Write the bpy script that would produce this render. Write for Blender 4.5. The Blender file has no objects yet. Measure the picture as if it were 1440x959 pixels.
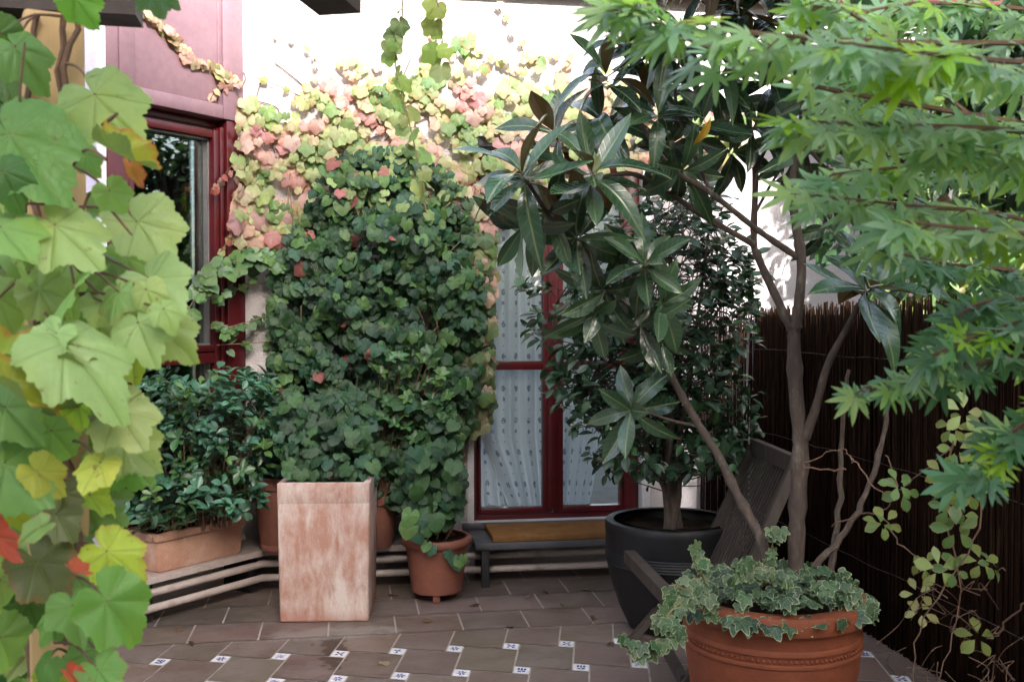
import bpy, bmesh, math, random
import numpy as np
random.seed(11); rng = np.random.default_rng(7)
S = bpy.context.scene; COL = S.collection
R_ = math.radians

# ------------------------------------------------------------------ camera frame (used to turn picture positions + a real distance into world points)
H = 1.55; YAW = R_(9); PIT = math.atan(34.5/1440)
Fw = np.array([math.sin(YAW), math.cos(YAW), 0]); Rt = np.array([math.cos(YAW), -math.sin(YAW), 0]); Zv = np.array([0, 0, 1.])
FP = Fw*math.cos(PIT)-Zv*math.sin(PIT); UP = Fw*math.sin(PIT)+Zv*math.cos(PIT); CAM = np.array([0, 0, H])
def ray(px, py): return FP+Rt*((px-720)/1440)+UP*((479.5-py)/1440)
def at(px, py, d): return CAM+ray(px, py)*d
def onY(px, py, Y): r = ray(px, py); return CAM+r*(Y/r[1])
def onZ(px, py, z): r = ray(px, py); return CAM+r*((z-H)/r[2])
YF = 6.15
WC = onY(343, 400, YF)[:2]; WA = R_(47)
WU = np.array([-math.cos(WA), -math.sin(WA)]); WN = np.array([math.sin(WA), -math.cos(WA)])
def wl(t, off, z): p = WC+WU*t+WN*off; return np.array([p[0], p[1], z])
def onW(px, py, off=0.0):
    r = ray(px, py); o = WC+WN*off; k = np.dot(o, WN)/np.dot(r[:2], WN); return CAM+r*k
def unit(v): v = np.asarray(v, float); return v/np.linalg.norm(v)

# ------------------------------------------------------------------ objects
BASE = {}
def tag(o, label=None, cat=None, group=None, kind=None):
    if label: o['label'] = label
    if cat: o['category'] = cat
    if group: o['group'] = group
    if kind: o['kind'] = kind
    return o
def thing(name, label, cat, loc=(0, 0, 0), group=None):
    o = bpy.data.objects.new(name, None); COL.objects.link(o); o.location = loc; o.empty_display_size = .1
    BASE[o.name] = np.array(loc, float)
    return tag(o, label, cat, group)
def link(name, me, parent=None, loc=(0, 0, 0)):
    o = bpy.data.objects.new(name, me); COL.objects.link(o)
    if parent is not None: o.parent = parent; BASE[o.name] = BASE[parent.name]
    else: o.location = loc; BASE[o.name] = np.array(loc, float)
    return o
def origin(parent, loc): return BASE[parent.name] if parent is not None else np.array(loc, float)

class MB:
    def __init__(s): s.v = []; s.f = []; s.m = []
    def add(s, vs, fs, mi=0):
        b = len(s.v); s.v.extend([tuple(map(float, p)) for p in vs]); s.f.extend([tuple(i+b for i in f) for f in fs]); s.m.extend([mi]*len(fs)); return s
    def box(s, x0, x1, y0, y1, z0, z1, fn=None, bev=0.0, mi=0, seg=2):
        bm = bmesh.new(); bmesh.ops.create_cube(bm, size=1)
        for v in bm.verts: v.co = ((x0+x1)/2+v.co.x*(x1-x0), (y0+y1)/2+v.co.y*(y1-y0), (z0+z1)/2+v.co.z*(z1-z0))
        if bev > 0: bmesh.ops.bevel(bm, geom=bm.edges[:], offset=bev, segments=seg, profile=.5, affect='EDGES')
        bm.verts.index_update(); vs = [np.array(v.co) for v in bm.verts]
        if fn: vs = [fn(*p) for p in vs]
        fs = [[v.index for v in f.verts] for f in bm.faces]; bm.free()
        return s.add(vs, fs, mi)
    def tube(s, pts, rad, seg=8, mi=0, caps=True, sy=1.0):
        P = [np.array(p, float) for p in pts]; n = len(P)
        if not hasattr(rad, '__len__'): rad = [rad]*n
        vs = []; prev = None
        for i in range(n):
            t = unit(P[min(i+1, n-1)]-P[max(i-1, 0)])
            if prev is None:
                a = np.array([0, 0, 1.]) if abs(t[2]) < .9 else np.array([1., 0, 0]); u = unit(np.cross(t, a))
            else: u = unit(prev-t*np.dot(prev, t))
            w = np.cross(t, u); prev = u
            for k in range(seg):
                a = 2*math.pi*k/seg; vs.append(P[i]+rad[i]*(u*math.cos(a)+w*math.sin(a)*sy))
        fs = []
        for i in range(n-1):
            for k in range(seg):
                k2 = (k+1) % seg; fs.append((i*seg+k, i*seg+k2, (i+1)*seg+k2, (i+1)*seg+k))
        if caps: fs.append(tuple(range(seg-1, -1, -1))); fs.append(tuple((n-1)*seg+k for k in range(seg)))
        return s.add(vs, fs, mi)
    def lathe(s, prof, c, seg=56, mi=0, wob=0.0):
        vs = []; fs = []; n = len(prof)
        for r, z in prof:
            for k in range(seg):
                a = 2*math.pi*k/seg; q = r*(1+wob*math.sin(3*a+z*4)+wob*.6*math.sin(5*a+1)); vs.append((c[0]+q*math.cos(a), c[1]+q*math.sin(a), c[2]+z))
        for i in range(n-1):
            for k in range(seg):
                k2 = (k+1) % seg; fs.append((i*seg+k, i*seg+k2, (i+1)*seg+k2, (i+1)*seg+k))
        fs.append(tuple(range(seg-1, -1, -1))); fs.append(tuple((n-1)*seg+k for k in range(seg)))
        return s.add(vs, fs, mi)
    def build(s, name, mats, parent=None, loc=(0, 0, 0), smooth=True, ang=40):
        o0 = origin(parent, loc); me = bpy.data.meshes.new(name)
        me.from_pydata([(p[0]-o0[0], p[1]-o0[1], p[2]-o0[2]) for p in s.v], [], s.f)
        for m in (mats if isinstance(mats, (list, tuple)) else [mats]): me.materials.append(m)
        me.polygons.foreach_set('material_index', s.m); me.polygons.foreach_set('use_smooth', [smooth]*len(s.f)); me.update()
        if smooth: me.set_sharp_from_angle(angle=R_(ang))
        return link(name, me, parent, loc)

def catmull(pts, n=5):
    P = [np.array(p, float) for p in pts]; out = []
    for i in range(len(P)-1):
        a = P[max(i-1, 0)]; b = P[i]; c = P[i+1]; d = P[min(i+2, len(P)-1)]
        for k in range(n):
            t = k/n; out.append(.5*((2*b)+(c-a)*t+(2*a-5*b+4*c-d)*t*t+(3*b-a-3*c+d)*t**3))
    out.append(P[-1]); return out
def taper(n, a, b): return [a+(b-a)*i/(n-1) for i in range(n)]
def branch(mb, pts, r0, r1, seg=8, n=5, wig=0.0):
    c = catmull(pts, n); m = len(c)
    if wig: c = [p+rng.normal(0, wig, 3)*(0 < i < m-1) for i, p in enumerate(c)]
    rr = taper(m, r0, r1); rr = [r*(1+random.uniform(-.09, .09)+(.22 if random.random() < .08 else 0)) for r in rr]
    mb.tube(c, rr, seg); return c

# ------------------------------------------------------------------ materials
class NT:
    def __init__(s, name):
        s.m = bpy.data.materials.new(name); s.m.use_nodes = True; s.t = s.m.node_tree; s.t.nodes.clear(); s.out = s.t.nodes.new('ShaderNodeOutputMaterial')
    def n(s, ty, out=0, set=None, **inp):
        nd = s.t.nodes.new('ShaderNode'+ty)
        for k, v in (set or {}).items(): setattr(nd, k, v)
        for k, v in inp.items():
            key = int(k[1:]) if k[0] == '_' and k[1:].isdigit() else k.replace('_', ' ')
            sk = nd.inputs[key]
            if isinstance(v, bpy.types.NodeSocket): s.t.links.new(v, sk)
            else: sk.default_value = v
        return nd.outputs[out]
    def math(s, op, a, b=0.0, c=0.0): return s.n('Math', set={'operation': op}, _0=a, _1=b, _2=c)
    def mix(s, f, a, b, mode='MIX'):
        nd = s.t.nodes.new('ShaderNodeMix'); nd.data_type = 'RGBA'; nd.blend_type = mode
        for i, v in ((0, f), (6, a), (7, b)):
            if isinstance(v, bpy.types.NodeSocket): s.t.links.new(v, nd.inputs[i])
            else: nd.inputs[i].default_value = v if i == 0 else (tuple(v)+(1,))[:4]
        return nd.outputs[2]
    def ramp(s, f, lo, hi): return s.n('MapRange', set={'clamp': True}, Value=f, From_Min=lo, From_Max=hi)
    def noise(s, co, sc, det=4, rough=.6, dist=0.0): return s.n('TexNoise', Vector=co, Scale=sc, Detail=det, Roughness=rough, Distortion=dist)
    def obj(s): return s.n('TexCoord', out=3)
    def uv(s): return s.n('UVMap', set={'uv_map': 'UVMap'})
    def bump(s, h, st=.3, d=.01): return s.n('Bump', Height=h, Strength=st, Distance=d)
    def done(s, sh): s.t.links.new(sh, s.out.inputs[0]); return s.m
def c4(c): return tuple(c)+(1,) if len(c) == 3 else tuple(c)

def surf(name, c1, c2=None, c3=None, rough=.6, sc=6, bsc=60, bst=.25, bd=.004, spec=.5, stain=(.5, .68), metal=0, stretch=None, rvar=.15, coat=0):
    """weathered solid: two colours mixed by large noise, a third in patches, fine bump"""
    t = NT(name); co = t.obj()
    if stretch: co = t.n('Mapping', Vector=co, Scale=stretch)
    col = t.mix(t.ramp(t.noise(co, sc, 6, .65), .35, .65), c1, c2 or [x*.8 for x in c1])
    if c3: col = t.mix(t.ramp(t.noise(co, sc*.7, 8, .7, .6), *stain), col, c3)
    f = t.noise(co, bsc, 5, .6); col = t.mix(t.ramp(f, .3, .7), col, t.mix(1, col, (.86, .85, .84), 'MULTIPLY'))
    rg = t.n('MapRange', Value=t.noise(co, sc*2, 4), To_Min=max(rough-rvar, .02), To_Max=min(rough+rvar, 1))
    b = t.n('BsdfPrincipled', Base_Color=col, Roughness=rg, Metallic=metal, Specular_IOR_Level=spec, Coat_Weight=coat, Normal=t.bump(f, bst, bd))
    return t.done(b)

def leafmat(name, kind, rough=.42, spec=.5, trans=.3, vein=(.3, .42, .16), vstr=.4, back=None, edge=(.55, .08, .04), edgepos=(.55, .95), tcol=(1.25, 1.3, .5), mott=.35, bst=.25, variegated=None, spots=None):
    t = NT(name); at_ = t.n('Attribute', set={'attribute_name': 'col'}); al = t.t.nodes[-1].outputs['Alpha']
    ed = t.n('Attribute', set={'attribute_name': 'edge'}, out=2); uv = t.uv(); sx = t.n('SeparateXYZ', Vector=uv); y = t.t.nodes[-1].outputs[1]
    ax = t.math('ABSOLUTE', sx); co = t.obj()
    mid = t.math('SUBTRACT', 1, t.ramp(ax, .004, .022))
    if kind == 'pinnate':
        sv = t.math('FRACT', t.math('MULTIPLY', t.math('SUBTRACT', y, t.math('MULTIPLY', ax, .9)), 9.0)); sd = t.math('ABSOLUTE', t.math('SUBTRACT', sv, .5))
        side = t.math('MULTIPLY', t.math('SUBTRACT', 1, t.ramp(sd, .02, .14)), .22); v = t.math('MAXIMUM', mid, side)
    else:
        v = mid
        for a in ((50, 102) if kind == 'palmate' else (38, 78)):
            ca, sa = math.cos(R_(a)), math.sin(R_(a))
            dd = t.math('ABSOLUTE', t.math('SUBTRACT', t.math('MULTIPLY', ax, ca), t.math('MULTIPLY', y, sa)))
            al2 = t.math('GREATER_THAN', t.math('ADD', t.math('MULTIPLY', ax, sa), t.math('MULTIPLY', y, ca)), 0)
            v = t.math('MAXIMUM', v, t.math('MULTIPLY', t.math('SUBTRACT', 1, t.ramp(dd, .003, .02)), al2))
        if kind == 'palmate':
            vo = t.n('TexVoronoi', set={'feature': 'DISTANCE_TO_EDGE'}, Vector=uv, Scale=11.0)
            v = t.math('MAXIMUM', v, t.math('MULTIPLY', t.math('SUBTRACT', 1, t.ramp(vo, 0, .07)), .3))
    nz = t.noise(co, 55, 4, .6)
    col = t.mix(t.math('MULTIPLY', t.ramp(nz, .35, .7), mott), at_, t.mix(1, at_, (.62, .72, .6), 'MULTIPLY'))
    if spots:
        col = t.mix(t.math('MULTIPLY', t.ramp(t.noise(co, 75, 3, .6, .4), .66, .72), .7), col, spots)
        col = t.mix(t.math('MULTIPLY', t.ramp(t.noise(co, 14, 3, .6), .52, .72), .45), col, t.mix(1, col, (1.35, 1.1, .55), 'MULTIPLY'))
    if variegated:
        col = t.mix(t.ramp(t.math('ADD', ed, t.math('MULTIPLY', t.math('SUBTRACT', t.noise(uv, 7, 3), .5), .5)), .86, .97), col, variegated)
    col = t.mix(t.math('MULTIPLY', v, vstr), col, vein)
    e = t.math('ADD', ed, t.math('MULTIPLY', t.math('SUBTRACT', t.noise(co, 38, 3), .5), .7))
    col = t.mix(t.math('MULTIPLY', t.ramp(e, *edgepos), al), col, edge)
    if back:
        bf = t.n('NewGeometry', out=6); col = t.mix(bf, col, back)
    h = t.math('SUBTRACT', t.math('MULTIPLY', nz, .4), v)
    b = t.n('BsdfPrincipled', Base_Color=col, Roughness=rough, Specular_IOR_Level=spec, Normal=t.bump(h, bst, .004))
    tr = t.n('BsdfTranslucent', Color=t.mix(1, col, tcol, 'MULTIPLY'))
    return t.done(t.n('MixShader', _0=trans, _1=b, _2=tr))

M = {}
M['stucco'] = surf('stucco', (.60, .55, .555), (.52, .47, .48), (.40, .36, .375), rough=.9, sc=2.2, bsc=95, bst=.9, bd=.012, spec=.2, stain=(.58, .8))
M['white_paint'] = surf('white_paint', (.72, .72, .75), (.66, .66, .70), rough=.5, sc=5, bst=.08)
M['lilac_paint'] = surf('lilac_paint', (.50, .47, .62), (.45, .42, .56), rough=.55, sc=4, bst=.1)
M['red_paint'] = surf('red_paint', (.085, .007, .010), (.065, .006, .009), rough=.33, sc=7, bsc=40, bst=.06, rvar=.1)
M['glare_washed_red'] = surf('glare_washed_red', (.25, .15, .175), (.215, .125, .15), rough=.45, sc=3, bsc=30, bst=.06)  # pale mauve paints veiling glare over the dark red panel
M['dark_rubber'] = surf('dark_rubber', (.02, .018, .018), rough=.6)
M['zinc'] = surf('zinc', (.45, .45, .46), rough=.35, metal=.7)
M['stone'] = surf('stone', (.075, .075, .085), (.055, .055, .062), rough=.65, sc=8, bsc=120, bst=.3)
M['metal_dark'] = surf('metal_dark', (.025, .025, .028), rough=.5)
M['coir'] = surf('coir', (.33, .165, .065), (.25, .12, .045), rough=1, sc=14, bsc=420, bst=1, bd=.01, spec=.05)
M['rail'] = surf('rail', (.48, .41, .385), (.34, .28, .26), (.20, .15, .13), rough=.35, sc=5, bsc=70, bst=.15, stain=(.55, .7))
M['terra_old'] = surf('terra_old', (.40, .21, .145), (.46, .29, .22), (.50, .42, .38), rough=.85, sc=7, bsc=90, bst=.35, stain=(.5, .75), spec=.2)
M['terra_pot'] = surf('terra_pot', (.23, .085, .055), (.19, .07, .05), (.30, .19, .16), rough=.6, sc=6, bsc=80, bst=.15, stain=(.62, .8), spec=.35)
M['terra_back'] = surf('terra_back', (.27, .10, .07), (.21, .085, .06), (.30, .20, .18), rough=.75, sc=6, bst=.2, stain=(.55, .8))
M['terra_big'] = surf('terra_big', (.23, .066, .030), (.18, .05, .024), (.13, .045, .028), rough=.7, sc=7, bsc=85, bst=.3, stain=(.55, .75), spec=.3)
M['black_pot'] = surf('black_pot', (.013, .0135, .016), (.010, .0105, .012), (.024, .023, .023), rough=.5, spec=.3, sc=5, bsc=110, bst=.15, stain=(.6, .8))
M['soil'] = surf('soil', (.022, .016, .012), (.04, .03, .023), rough=1, sc=25, bsc=160, bst=1, bd=.02, spec=.1)
M['wood_grey'] = surf('wood_grey', (.055, .041, .033), (.033, .024, .019), rough=.7, sc=9, bsc=60, bst=.3, stretch=(1, 1, .15))
M['wood_post'] = surf('wood_post', (.52, .36, .17), (.44, .29, .13), (.24, .14, .06), rough=.75, sc=14, bsc=70, bst=.35, stretch=(1, 1, .06), stain=(.55, .7))
M['wood_beam'] = surf('wood_beam', (.035, .02, .015), (.025, .014, .011), rough=.6, sc=10, bst=.3)
M['wood_screen'] = surf('wood_screen', (.16, .075, .035), (.11, .05, .025), rough=.75, sc=9, bst=.3, stretch=(1, 1, .1))
M['reed'] = surf('reed', (.024, .0115, .0065), (.011, .006, .004), (.037, .019, .011), rough=.9, spec=.05, sc=40, bsc=200, bst=.2, stretch=(1, 1, .08), stain=(.5, .6))
M['wire'] = surf('wire', (.12, .11, .10), rough=.5, metal=.6)
M['bark'] = surf('bark', (.085, .060, .047), (.045, .032, .026), (.17, .155, .125), rough=.85, sc=20, bsc=60, bst=.9, bd=.008, stretch=(1, 1, .35), stain=(.55, .7))
M['bark_dark'] = surf('bark_dark', (.07, .05, .04), (.05, .035, .028), rough=.9, sc=20, bsc=80, bst=.6)
M['stem'] = surf('stem', (.16, .085, .05), (.11, .065, .04), rough=.8, sc=30, bst=.3)
M['stem_pale'] = surf('stem_pale', (.30, .21, .13), (.22, .15, .09), rough=.7, sc=30, bst=.2)
M['stem_green'] = surf('stem_green', (.24, .22, .08), (.22, .12, .06), rough=.6, sc=12, bst=.1)
M['tile_white'] = surf('tile_white', (.70, .70, .72), (.62, .62, .65), rough=.25, sc=20, bst=.03)
M['tile_blue'] = surf('tile_blue', (.03, .04, .22), (.05, .06, .26), rough=.25, sc=60, bst=.03)
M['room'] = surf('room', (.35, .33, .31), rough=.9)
M['unlit_room'] = surf('unlit_room', (.03, .03, .03), rough=.9)  # dark colour stands in for the shade of unlit interiors
M['earth'] = surf('earth', (.09, .075, .05), (.06, .07, .03), (.05, .08, .025), rough=1, sc=.6, bsc=12, bst=.6, bd=.05)
M['roof_tile'] = surf('roof_tile', (.22, .09, .06), (.16, .065, .045), rough=.8, sc=3, bst=.3)
M['blocker_wall'] = surf('blocker_wall', (.30, .26, .23), (.26, .23, .2), rough=.9, sc=1, bst=.2)
M['deadleaf'] = surf('deadleaf', (.13, .075, .045), (.2, .13, .08), rough=.8, sc=30)

def m_glass(name, tint, spec=1.0):
    t = NT(name); fr = t.n('Fresnel', IOR=1.52)
    fr = t.math('MULTIPLY', fr, spec)
    return t.done(t.n('MixShader', _0=fr, _1=t.n('BsdfTransparent', Color=c4(tint)), _2=t.n('BsdfGlossy', Color=(1, 1, 1, 1), Roughness=.004)))
M['glass'] = m_glass('glass', (.93, .96, .95), .9)
M['glass_win'] = m_glass('glass_win', (.55, .6, .58), 2.6)

def m_floor_tile():
    t = NT('floor_tile'); co = t.obj(); at_ = t.n('Attribute', set={'attribute_name': 'col'})
    n1 = t.noise(co, 5, 8, .7); col = t.mix(t.math('MULTIPLY', t.ramp(n1, .42, .7), .6), at_, (.20, .165, .15))
    col = t.mix(t.math('MULTIPLY', t.ramp(t.noise(co, 26, 5, .7), .5, .75), .5), col, (.085, .052, .04))
    # spilled-water marks in front of the tall planter, and damp dirt along the wall: stains with a shape of their own
    def blob(cx, cy, rx, ry, lo, hi, c, col, k=1.0):
        mp = t.n('Mapping', Vector=co, Location=(-cx/rx, -cy/ry, 0), Scale=(1/rx, 1/ry, 0))
        d = t.n('VectorMath', set={'operation': 'LENGTH'}, out=1, _0=mp)
        d = t.math('ADD', d, t.math('MULTIPLY', t.math('SUBTRACT', t.noise(co, 13, 4, .6), .5), 1.9))
        return t.mix(t.math('MULTIPLY', t.math('SUBTRACT', 1, t.ramp(d, lo, hi)), k), col, c), d
    col, w1 = blob(-.085, 4.80, .085, .40, .6, .75, (.040, .024, .016), col, .9)
    col, w2 = blob(-.08, 5.05, .35, .10, .7, 1.1, (.24, .215, .195), col, .5)
    col, w3 = blob(-.75, 5.45, .45, .30, .4, 1.1, (.055, .045, .04), col, .75)
    col, w4 = blob(1.2, 5.65, 1.0, .16, .3, 1.1, (.06, .045, .036), col, .6)
    rg = t.n('MapRange', Value=n1, To_Min=.38, To_Max=.72)
    return t.done(t.n('BsdfPrincipled', Base_Color=col, Roughness=rg, Specular_IOR_Level=.4, Normal=t.bump(t.noise(co, 60, 6, .65), .25, .006)))
M['floor_tile'] = m_floor_tile()
M['grout'] = surf('grout', (.42, .38, .34), (.32, .28, .25), (.15, .125, .11), rough=.95, sc=5, bst=.4, stain=(.55, .75))

def m_planter():
    t = NT('planter_clay'); co = t.obj()
    st = t.n('Mapping', Vector=co, Scale=(1, 1, .32))
    a = t.noise(st, 13, 10, .72, .25); b = t.noise(co, 3.2, 5, .6)
    col = t.mix(t.ramp(t.math('ADD', t.math('MULTIPLY', a, .7), t.math('MULTIPLY', b, .5)), .50, .72), (.37, .205, .16), (.55, .475, .445))
    col = t.mix(t.math('MULTIPLY', t.ramp(t.noise(st, 7, 8, .75, .4), .54, .70), .8), col, (.29, .125, .085))
    z = t.n('SeparateXYZ', out=2, Vector=co)
    col = t.mix(t.math('MULTIPLY', t.math('SUBTRACT', 1, t.ramp(t.math('ADD', z, t.math('MULTIPLY', b, .15)), .07, .16)), .7), col, (.36, .14, .10))
    f = t.noise(co, 90, 5, .6)
    return t.done(t.n('BsdfPrincipled', Base_Color=col, Roughness=.85, Specular_IOR_Level=.2, Normal=t.bump(t.math('ADD', f, a), .3, .006)))
M['planter'] = m_planter()

def m_curtain():
    t = NT('sheer_curtain'); uv = t.uv(); u = t.n('SeparateXYZ', Vector=uv); v = t.t.nodes[-1].outputs[1]
    wob = t.math('MULTIPLY', t.math('SUBTRACT', t.noise(uv, 30, 2), .5), .5)
    fu = t.math('SUBTRACT', t.math('FRACT', t.math('MULTIPLY', u, 9.5)), .5); iv = t.math('MULTIPLY', v, 15.0)
    fv = t.math('SUBTRACT', t.math('FRACT', iv), .5)
    fu = t.math('MULTIPLY', fu, 1.9); dd = t.math('SQRT', t.math('ADD', t.math('MULTIPLY', fu, fu), t.math('MULTIPLY', fv, fv)))
    size = t.math('ADD', .20, t.math('MULTIPLY', t.math('SINE', t.math('MULTIPLY', t.math('FLOOR', iv), 2.1)), .13))
    mo = t.math('MULTIPLY', t.math('LESS_THAN', t.math('ADD', dd, t.math('MULTIPLY', wob, .6)), size), t.math('GREATER_THAN', t.noise(uv, 70, 2), .42))
    col = t.mix(t.math('MULTIPLY', mo, .8), (.86, .88, .92), (.16, .19, .26))
    b = t.n('BsdfPrincipled', Base_Color=col, Roughness=.85, Specular_IOR_Level=.15)
    return t.done(t.n('MixShader', _0=.32, _1=b, _2=t.n('BsdfTranslucent', Color=col)))
M['curtain'] = m_curtain()

M['leaf_ivy'] = leafmat('leaf_ivy', 'palmate', rough=.5, trans=.35, vstr=.22, vein=(.42, .42, .22), tcol=(1.3, 1.2, .6), mott=.3)
M['leaf_climb'] = leafmat('leaf_climb', 'palmate', rough=.45, spec=.32, trans=.25, vstr=.25, vein=(.16, .30, .12), mott=.4)
M['leaf_creeper'] = leafmat('leaf_creeper', 'palmate', rough=.42, trans=.5, vstr=.5, spots=(.22, .13, .05), vein=(.26, .36, .12), edgepos=(.80, 1.1), edge=(.50, .07, .035), back=(.16, .22, .10), bst=.5, mott=.25)
M['leaf_maple'] = leafmat('leaf_maple', 'maple', rough=.32, spec=.7, trans=.5, vstr=.2, vein=(.2, .3, .15), mott=.15)
M['leaf_magnolia'] = leafmat('leaf_magnolia', 'pinnate', rough=.2, spec=.75, trans=.08, vein=(.20, .26, .11), vstr=.55, back=(.15, .095, .04), mott=.25, tcol=(1.2, 1.2, .5), bst=.35)
M['leaf_camellia'] = leafmat('leaf_camellia', 'pinnate', rough=.25, spec=.55, trans=.15, vein=(.07, .12, .05), vstr=.3, mott=.25)
M['leaf_shrub'] = leafmat('leaf_shrub', 'pinnate', rough=.28, spec=.55, trans=.18, vein=(.12, .2, .1), vstr=.35, mott=.3)
M['leaf_varieg'] = leafmat('leaf_varieg', 'palmate', rough=.45, trans=.2, vein=(.3, .4, .25), vstr=.3, variegated=(.25, .30, .16), mott=.4)
M['leaf_akebia'] = leafmat('leaf_akebia', 'pinnate', rough=.5, trans=.4, vein=(.2, .3, .08), vstr=.2, edgepos=(.6, 1.0), edge=(.3, .12, .05))
M['leaf_tree'] = leafmat('leaf_tree', 'pinnate', rough=.45, trans=.3, vein=(.1, .15, .05), vstr=.1)

# ------------------------------------------------------------------ leaf templates: (verts, faces, uv, edge)
def t_ellip(wid=.34, n=7, fold=.25, curl=.18, wave=.03, peak=.48, tip=1.0, twist=0.0):
    cols = [-1, -.55, 0, .55, 1]; vs = []; uv = []; ed = []
    for i in range(n+1):
        y = i/n; a = max(y, 1e-6)**(math.log(.5)/math.log(peak)); w = wid*math.sin(math.pi*min(a, 1))**.85
        if y > .8: w *= 1-.25*((y-.8)/.2)*tip
        for c in cols:
            x = c*w; z = fold*abs(x)-curl*y*y+wave*math.sin(y*9+c*2)*abs(c)+twist*x*y
            vs.append((x, y*(1-.25*curl*y), z)); uv.append((x, y)); ed.append(abs(c)*.9+.1*y)
    fs = []
    for i in range(n):
        for k in range(4): fs.append((i*5+k, i*5+k+1, (i+1)*5+k+1, (i+1)*5+k))
    return np.array(vs), fs, np.array(uv), np.array(ed)
def t_polar(rfun, spokes=36, rings=(.4, .75, 1), curl=.25, fold=.1, wave=.04, ph=0.0, lobe=.0, vein=()):
    vs = [(0, 0, 0)]; uv = [(0, 0)]; ed = [0]
    for q in rings:
        for k in range(spokes):
            th = -math.pi+2*math.pi*k/spokes; r = rfun(th)*q; x = r*math.sin(th); y = r*math.cos(th)
            z = fold*abs(x)-curl*(r*r)+wave*math.sin(3*th+ph)*r+wave*.8*math.sin(7*th+2*ph)*r*q+lobe*r*r*math.sin(ph+th)
            for a in vein:
                dth = abs(abs(th)-R_(a)); z -= .030*math.exp(-(dth*max(r, .05)/.05)**2)*min(1, r*3)
            vs.append((x, y, z)); uv.append((x, y)); ed.append(q)
    fs = []
    for k in range(spokes):
        k2 = (k+1) % spokes
        if k2: fs.append((0, 1+k2, 1+k))
        for j in range(len(rings)-1):
            a = 1+j*spokes
            if k2: fs.append((a+k, a+k2, a+spokes+k2, a+spokes+k))
    return np.array(vs), fs, np.array(uv), np.array(ed)
def r_interp(pts, teeth=0, amp=0.0):
    A = [R_(p[0]) for p in pts]; Q = [p[1] for p in pts]
    def f(th):
        a = abs(th); r = float(np.interp(a, A, Q))
        if teeth: r *= 1+amp*(((a*teeth/math.pi) % 1)-.5)
        return r
    return f
R_IVY = r_interp([(0, 1), (12, .9), (26, .74), (36, .72), (46, .82), (54, .86), (66, .74), (90, .64), (120, .6), (145, .56), (160, .46), (172, .25), (180, .12)], 11, .09)
R_HEART = r_interp([(0, 1), (15, .86), (32, .76), (55, .72), (85, .68), (120, .62), (145, .58), (160, .48), (172, .26), (180, .14)], 12, .06)
def R_CREEP(th):
    a = abs(th); side = .5 if th > 0 else 0
    r = float(np.interp(a, *zip(*[(R_(x), y) for x, y in ((0, 1), (6, .965), (14, .89), (24, .80), (33, .755), (41, .765), (48, .83), (54, .88), (60, .86), (70, .77), (82, .71), (94, .69), (106, .70), (114, .69), (126, .62), (142, .55), (156, .47), (166, .36), (174, .2), (180, .1))])))
    tooth = (a*7.3+side+.3*math.sin(a*5+side*4)) % 1
    return r*(1+.075*(tooth-.5)+.04*math.sin(a*19+side*6)*math.sin(a*3.1+side))
R_VAR = r_interp([(0, 1), (14, .80), (30, .55), (40, .58), (52, .82), (64, .70), (80, .48), (95, .5), (112, .62), (130, .52), (155, .42), (172, .2), (180, .12)])
def R_MAPLE(th):
    a = abs(th); best = .2
    for c, L, w in ((0, 1, 20), (36, .94, 19), (76, .78, 18), (116, .46, 17)):
        d = abs(a-R_(c))/R_(w)
        if d < 1: best = max(best, .2+(L-.2)*(1-d)**1.05)
    return best if a < R_(135) else .10
T_IVY = [t_polar(R_IVY, 34, curl=c, fold=f, wave=w, ph=p) for c, f, w, p in ((.2, .1, .04, 0), (.35, .2, .05, 1), (.1, -.1, .06, 2), (.3, .0, .08, 4))]
T_HEART = [t_polar(R_HEART, 28, curl=c, fold=f, wave=w, ph=p) for c, f, w, p in ((.2, .1, .04, 0), (.3, .2, .05, 1), (.1, -.05, .06, 2))]+T_IVY[:2]
T_CREEP = [t_polar(R_CREEP, 120, (.12, .28, .46, .64, .82, 1), c, f, w, p, l, (0, 52, 106)) for c, f, w, p, l in ((.65, .3, .07, 2.2, .2), (.3, .45, .06, .7, -.15), (.75, -.1, .09, 4, .1), (.22, .1, .05, 0, .05), (.4, .16, .06, 1, .1), (.12, .02, .07, 2, -.1), (.3, -.12, .08, 3.3, .15), (.5, .2, .05, 4.6, .0), (.08, .18, .09, 5.5, .12))]
T_CREEP = [(v*np.array([.80, 1, 1]), f, u, e) for v, f, u, e in T_CREEP]
T_CURL = [(v*np.array([.5, 1, 1]), f, u, e) for v, f, u, e in [t_polar(R_CREEP, 120, (.12, .28, .46, .64, .82, 1), c, f, w, p, l, (0, 52, 106)) for c, f, w, p, l in ((-.35, .45, .12, 1, .2), (-.2, .6, .15, 3, -.2))]]
T_MAPLE = [t_polar(R_MAPLE, 90, (.35, .7, 1), c, f, w, p) for c, f, w, p in ((.12, .06, .02, 0), (.25, .10, .03, 1), (.05, -.05, .03, 2.5))]
T_VAR = [t_polar(R_VAR, 40, (.4, .72, .86, 1), c, f, w, p) for c, f, w, p in ((.15, .12, .05, 0), (.3, .2, .06, 2), (.0, -.05, .07, 4))]
T_MAG = [t_ellip(.160, 10, f, c, .012, .56, 1, tw) for f, c, tw in ((.35, .15, 0), (.25, .45, .15), (.5, .05, -.15), (.3, .75, .1), (.35, -.15, .0), (.2, .3, -.25), (.4, 1.0, .0))]
T_CAM = [t_ellip(.25, 5, f, c, .01, .48) for f, c in ((.3, .15), (.2, .4), (.4, .05))]
T_SHR = [t_ellip(.26, 5, f, c, .01, .56, .6) for f, c in ((.35, .15), (.25, .35), (.45, .0))]
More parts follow.
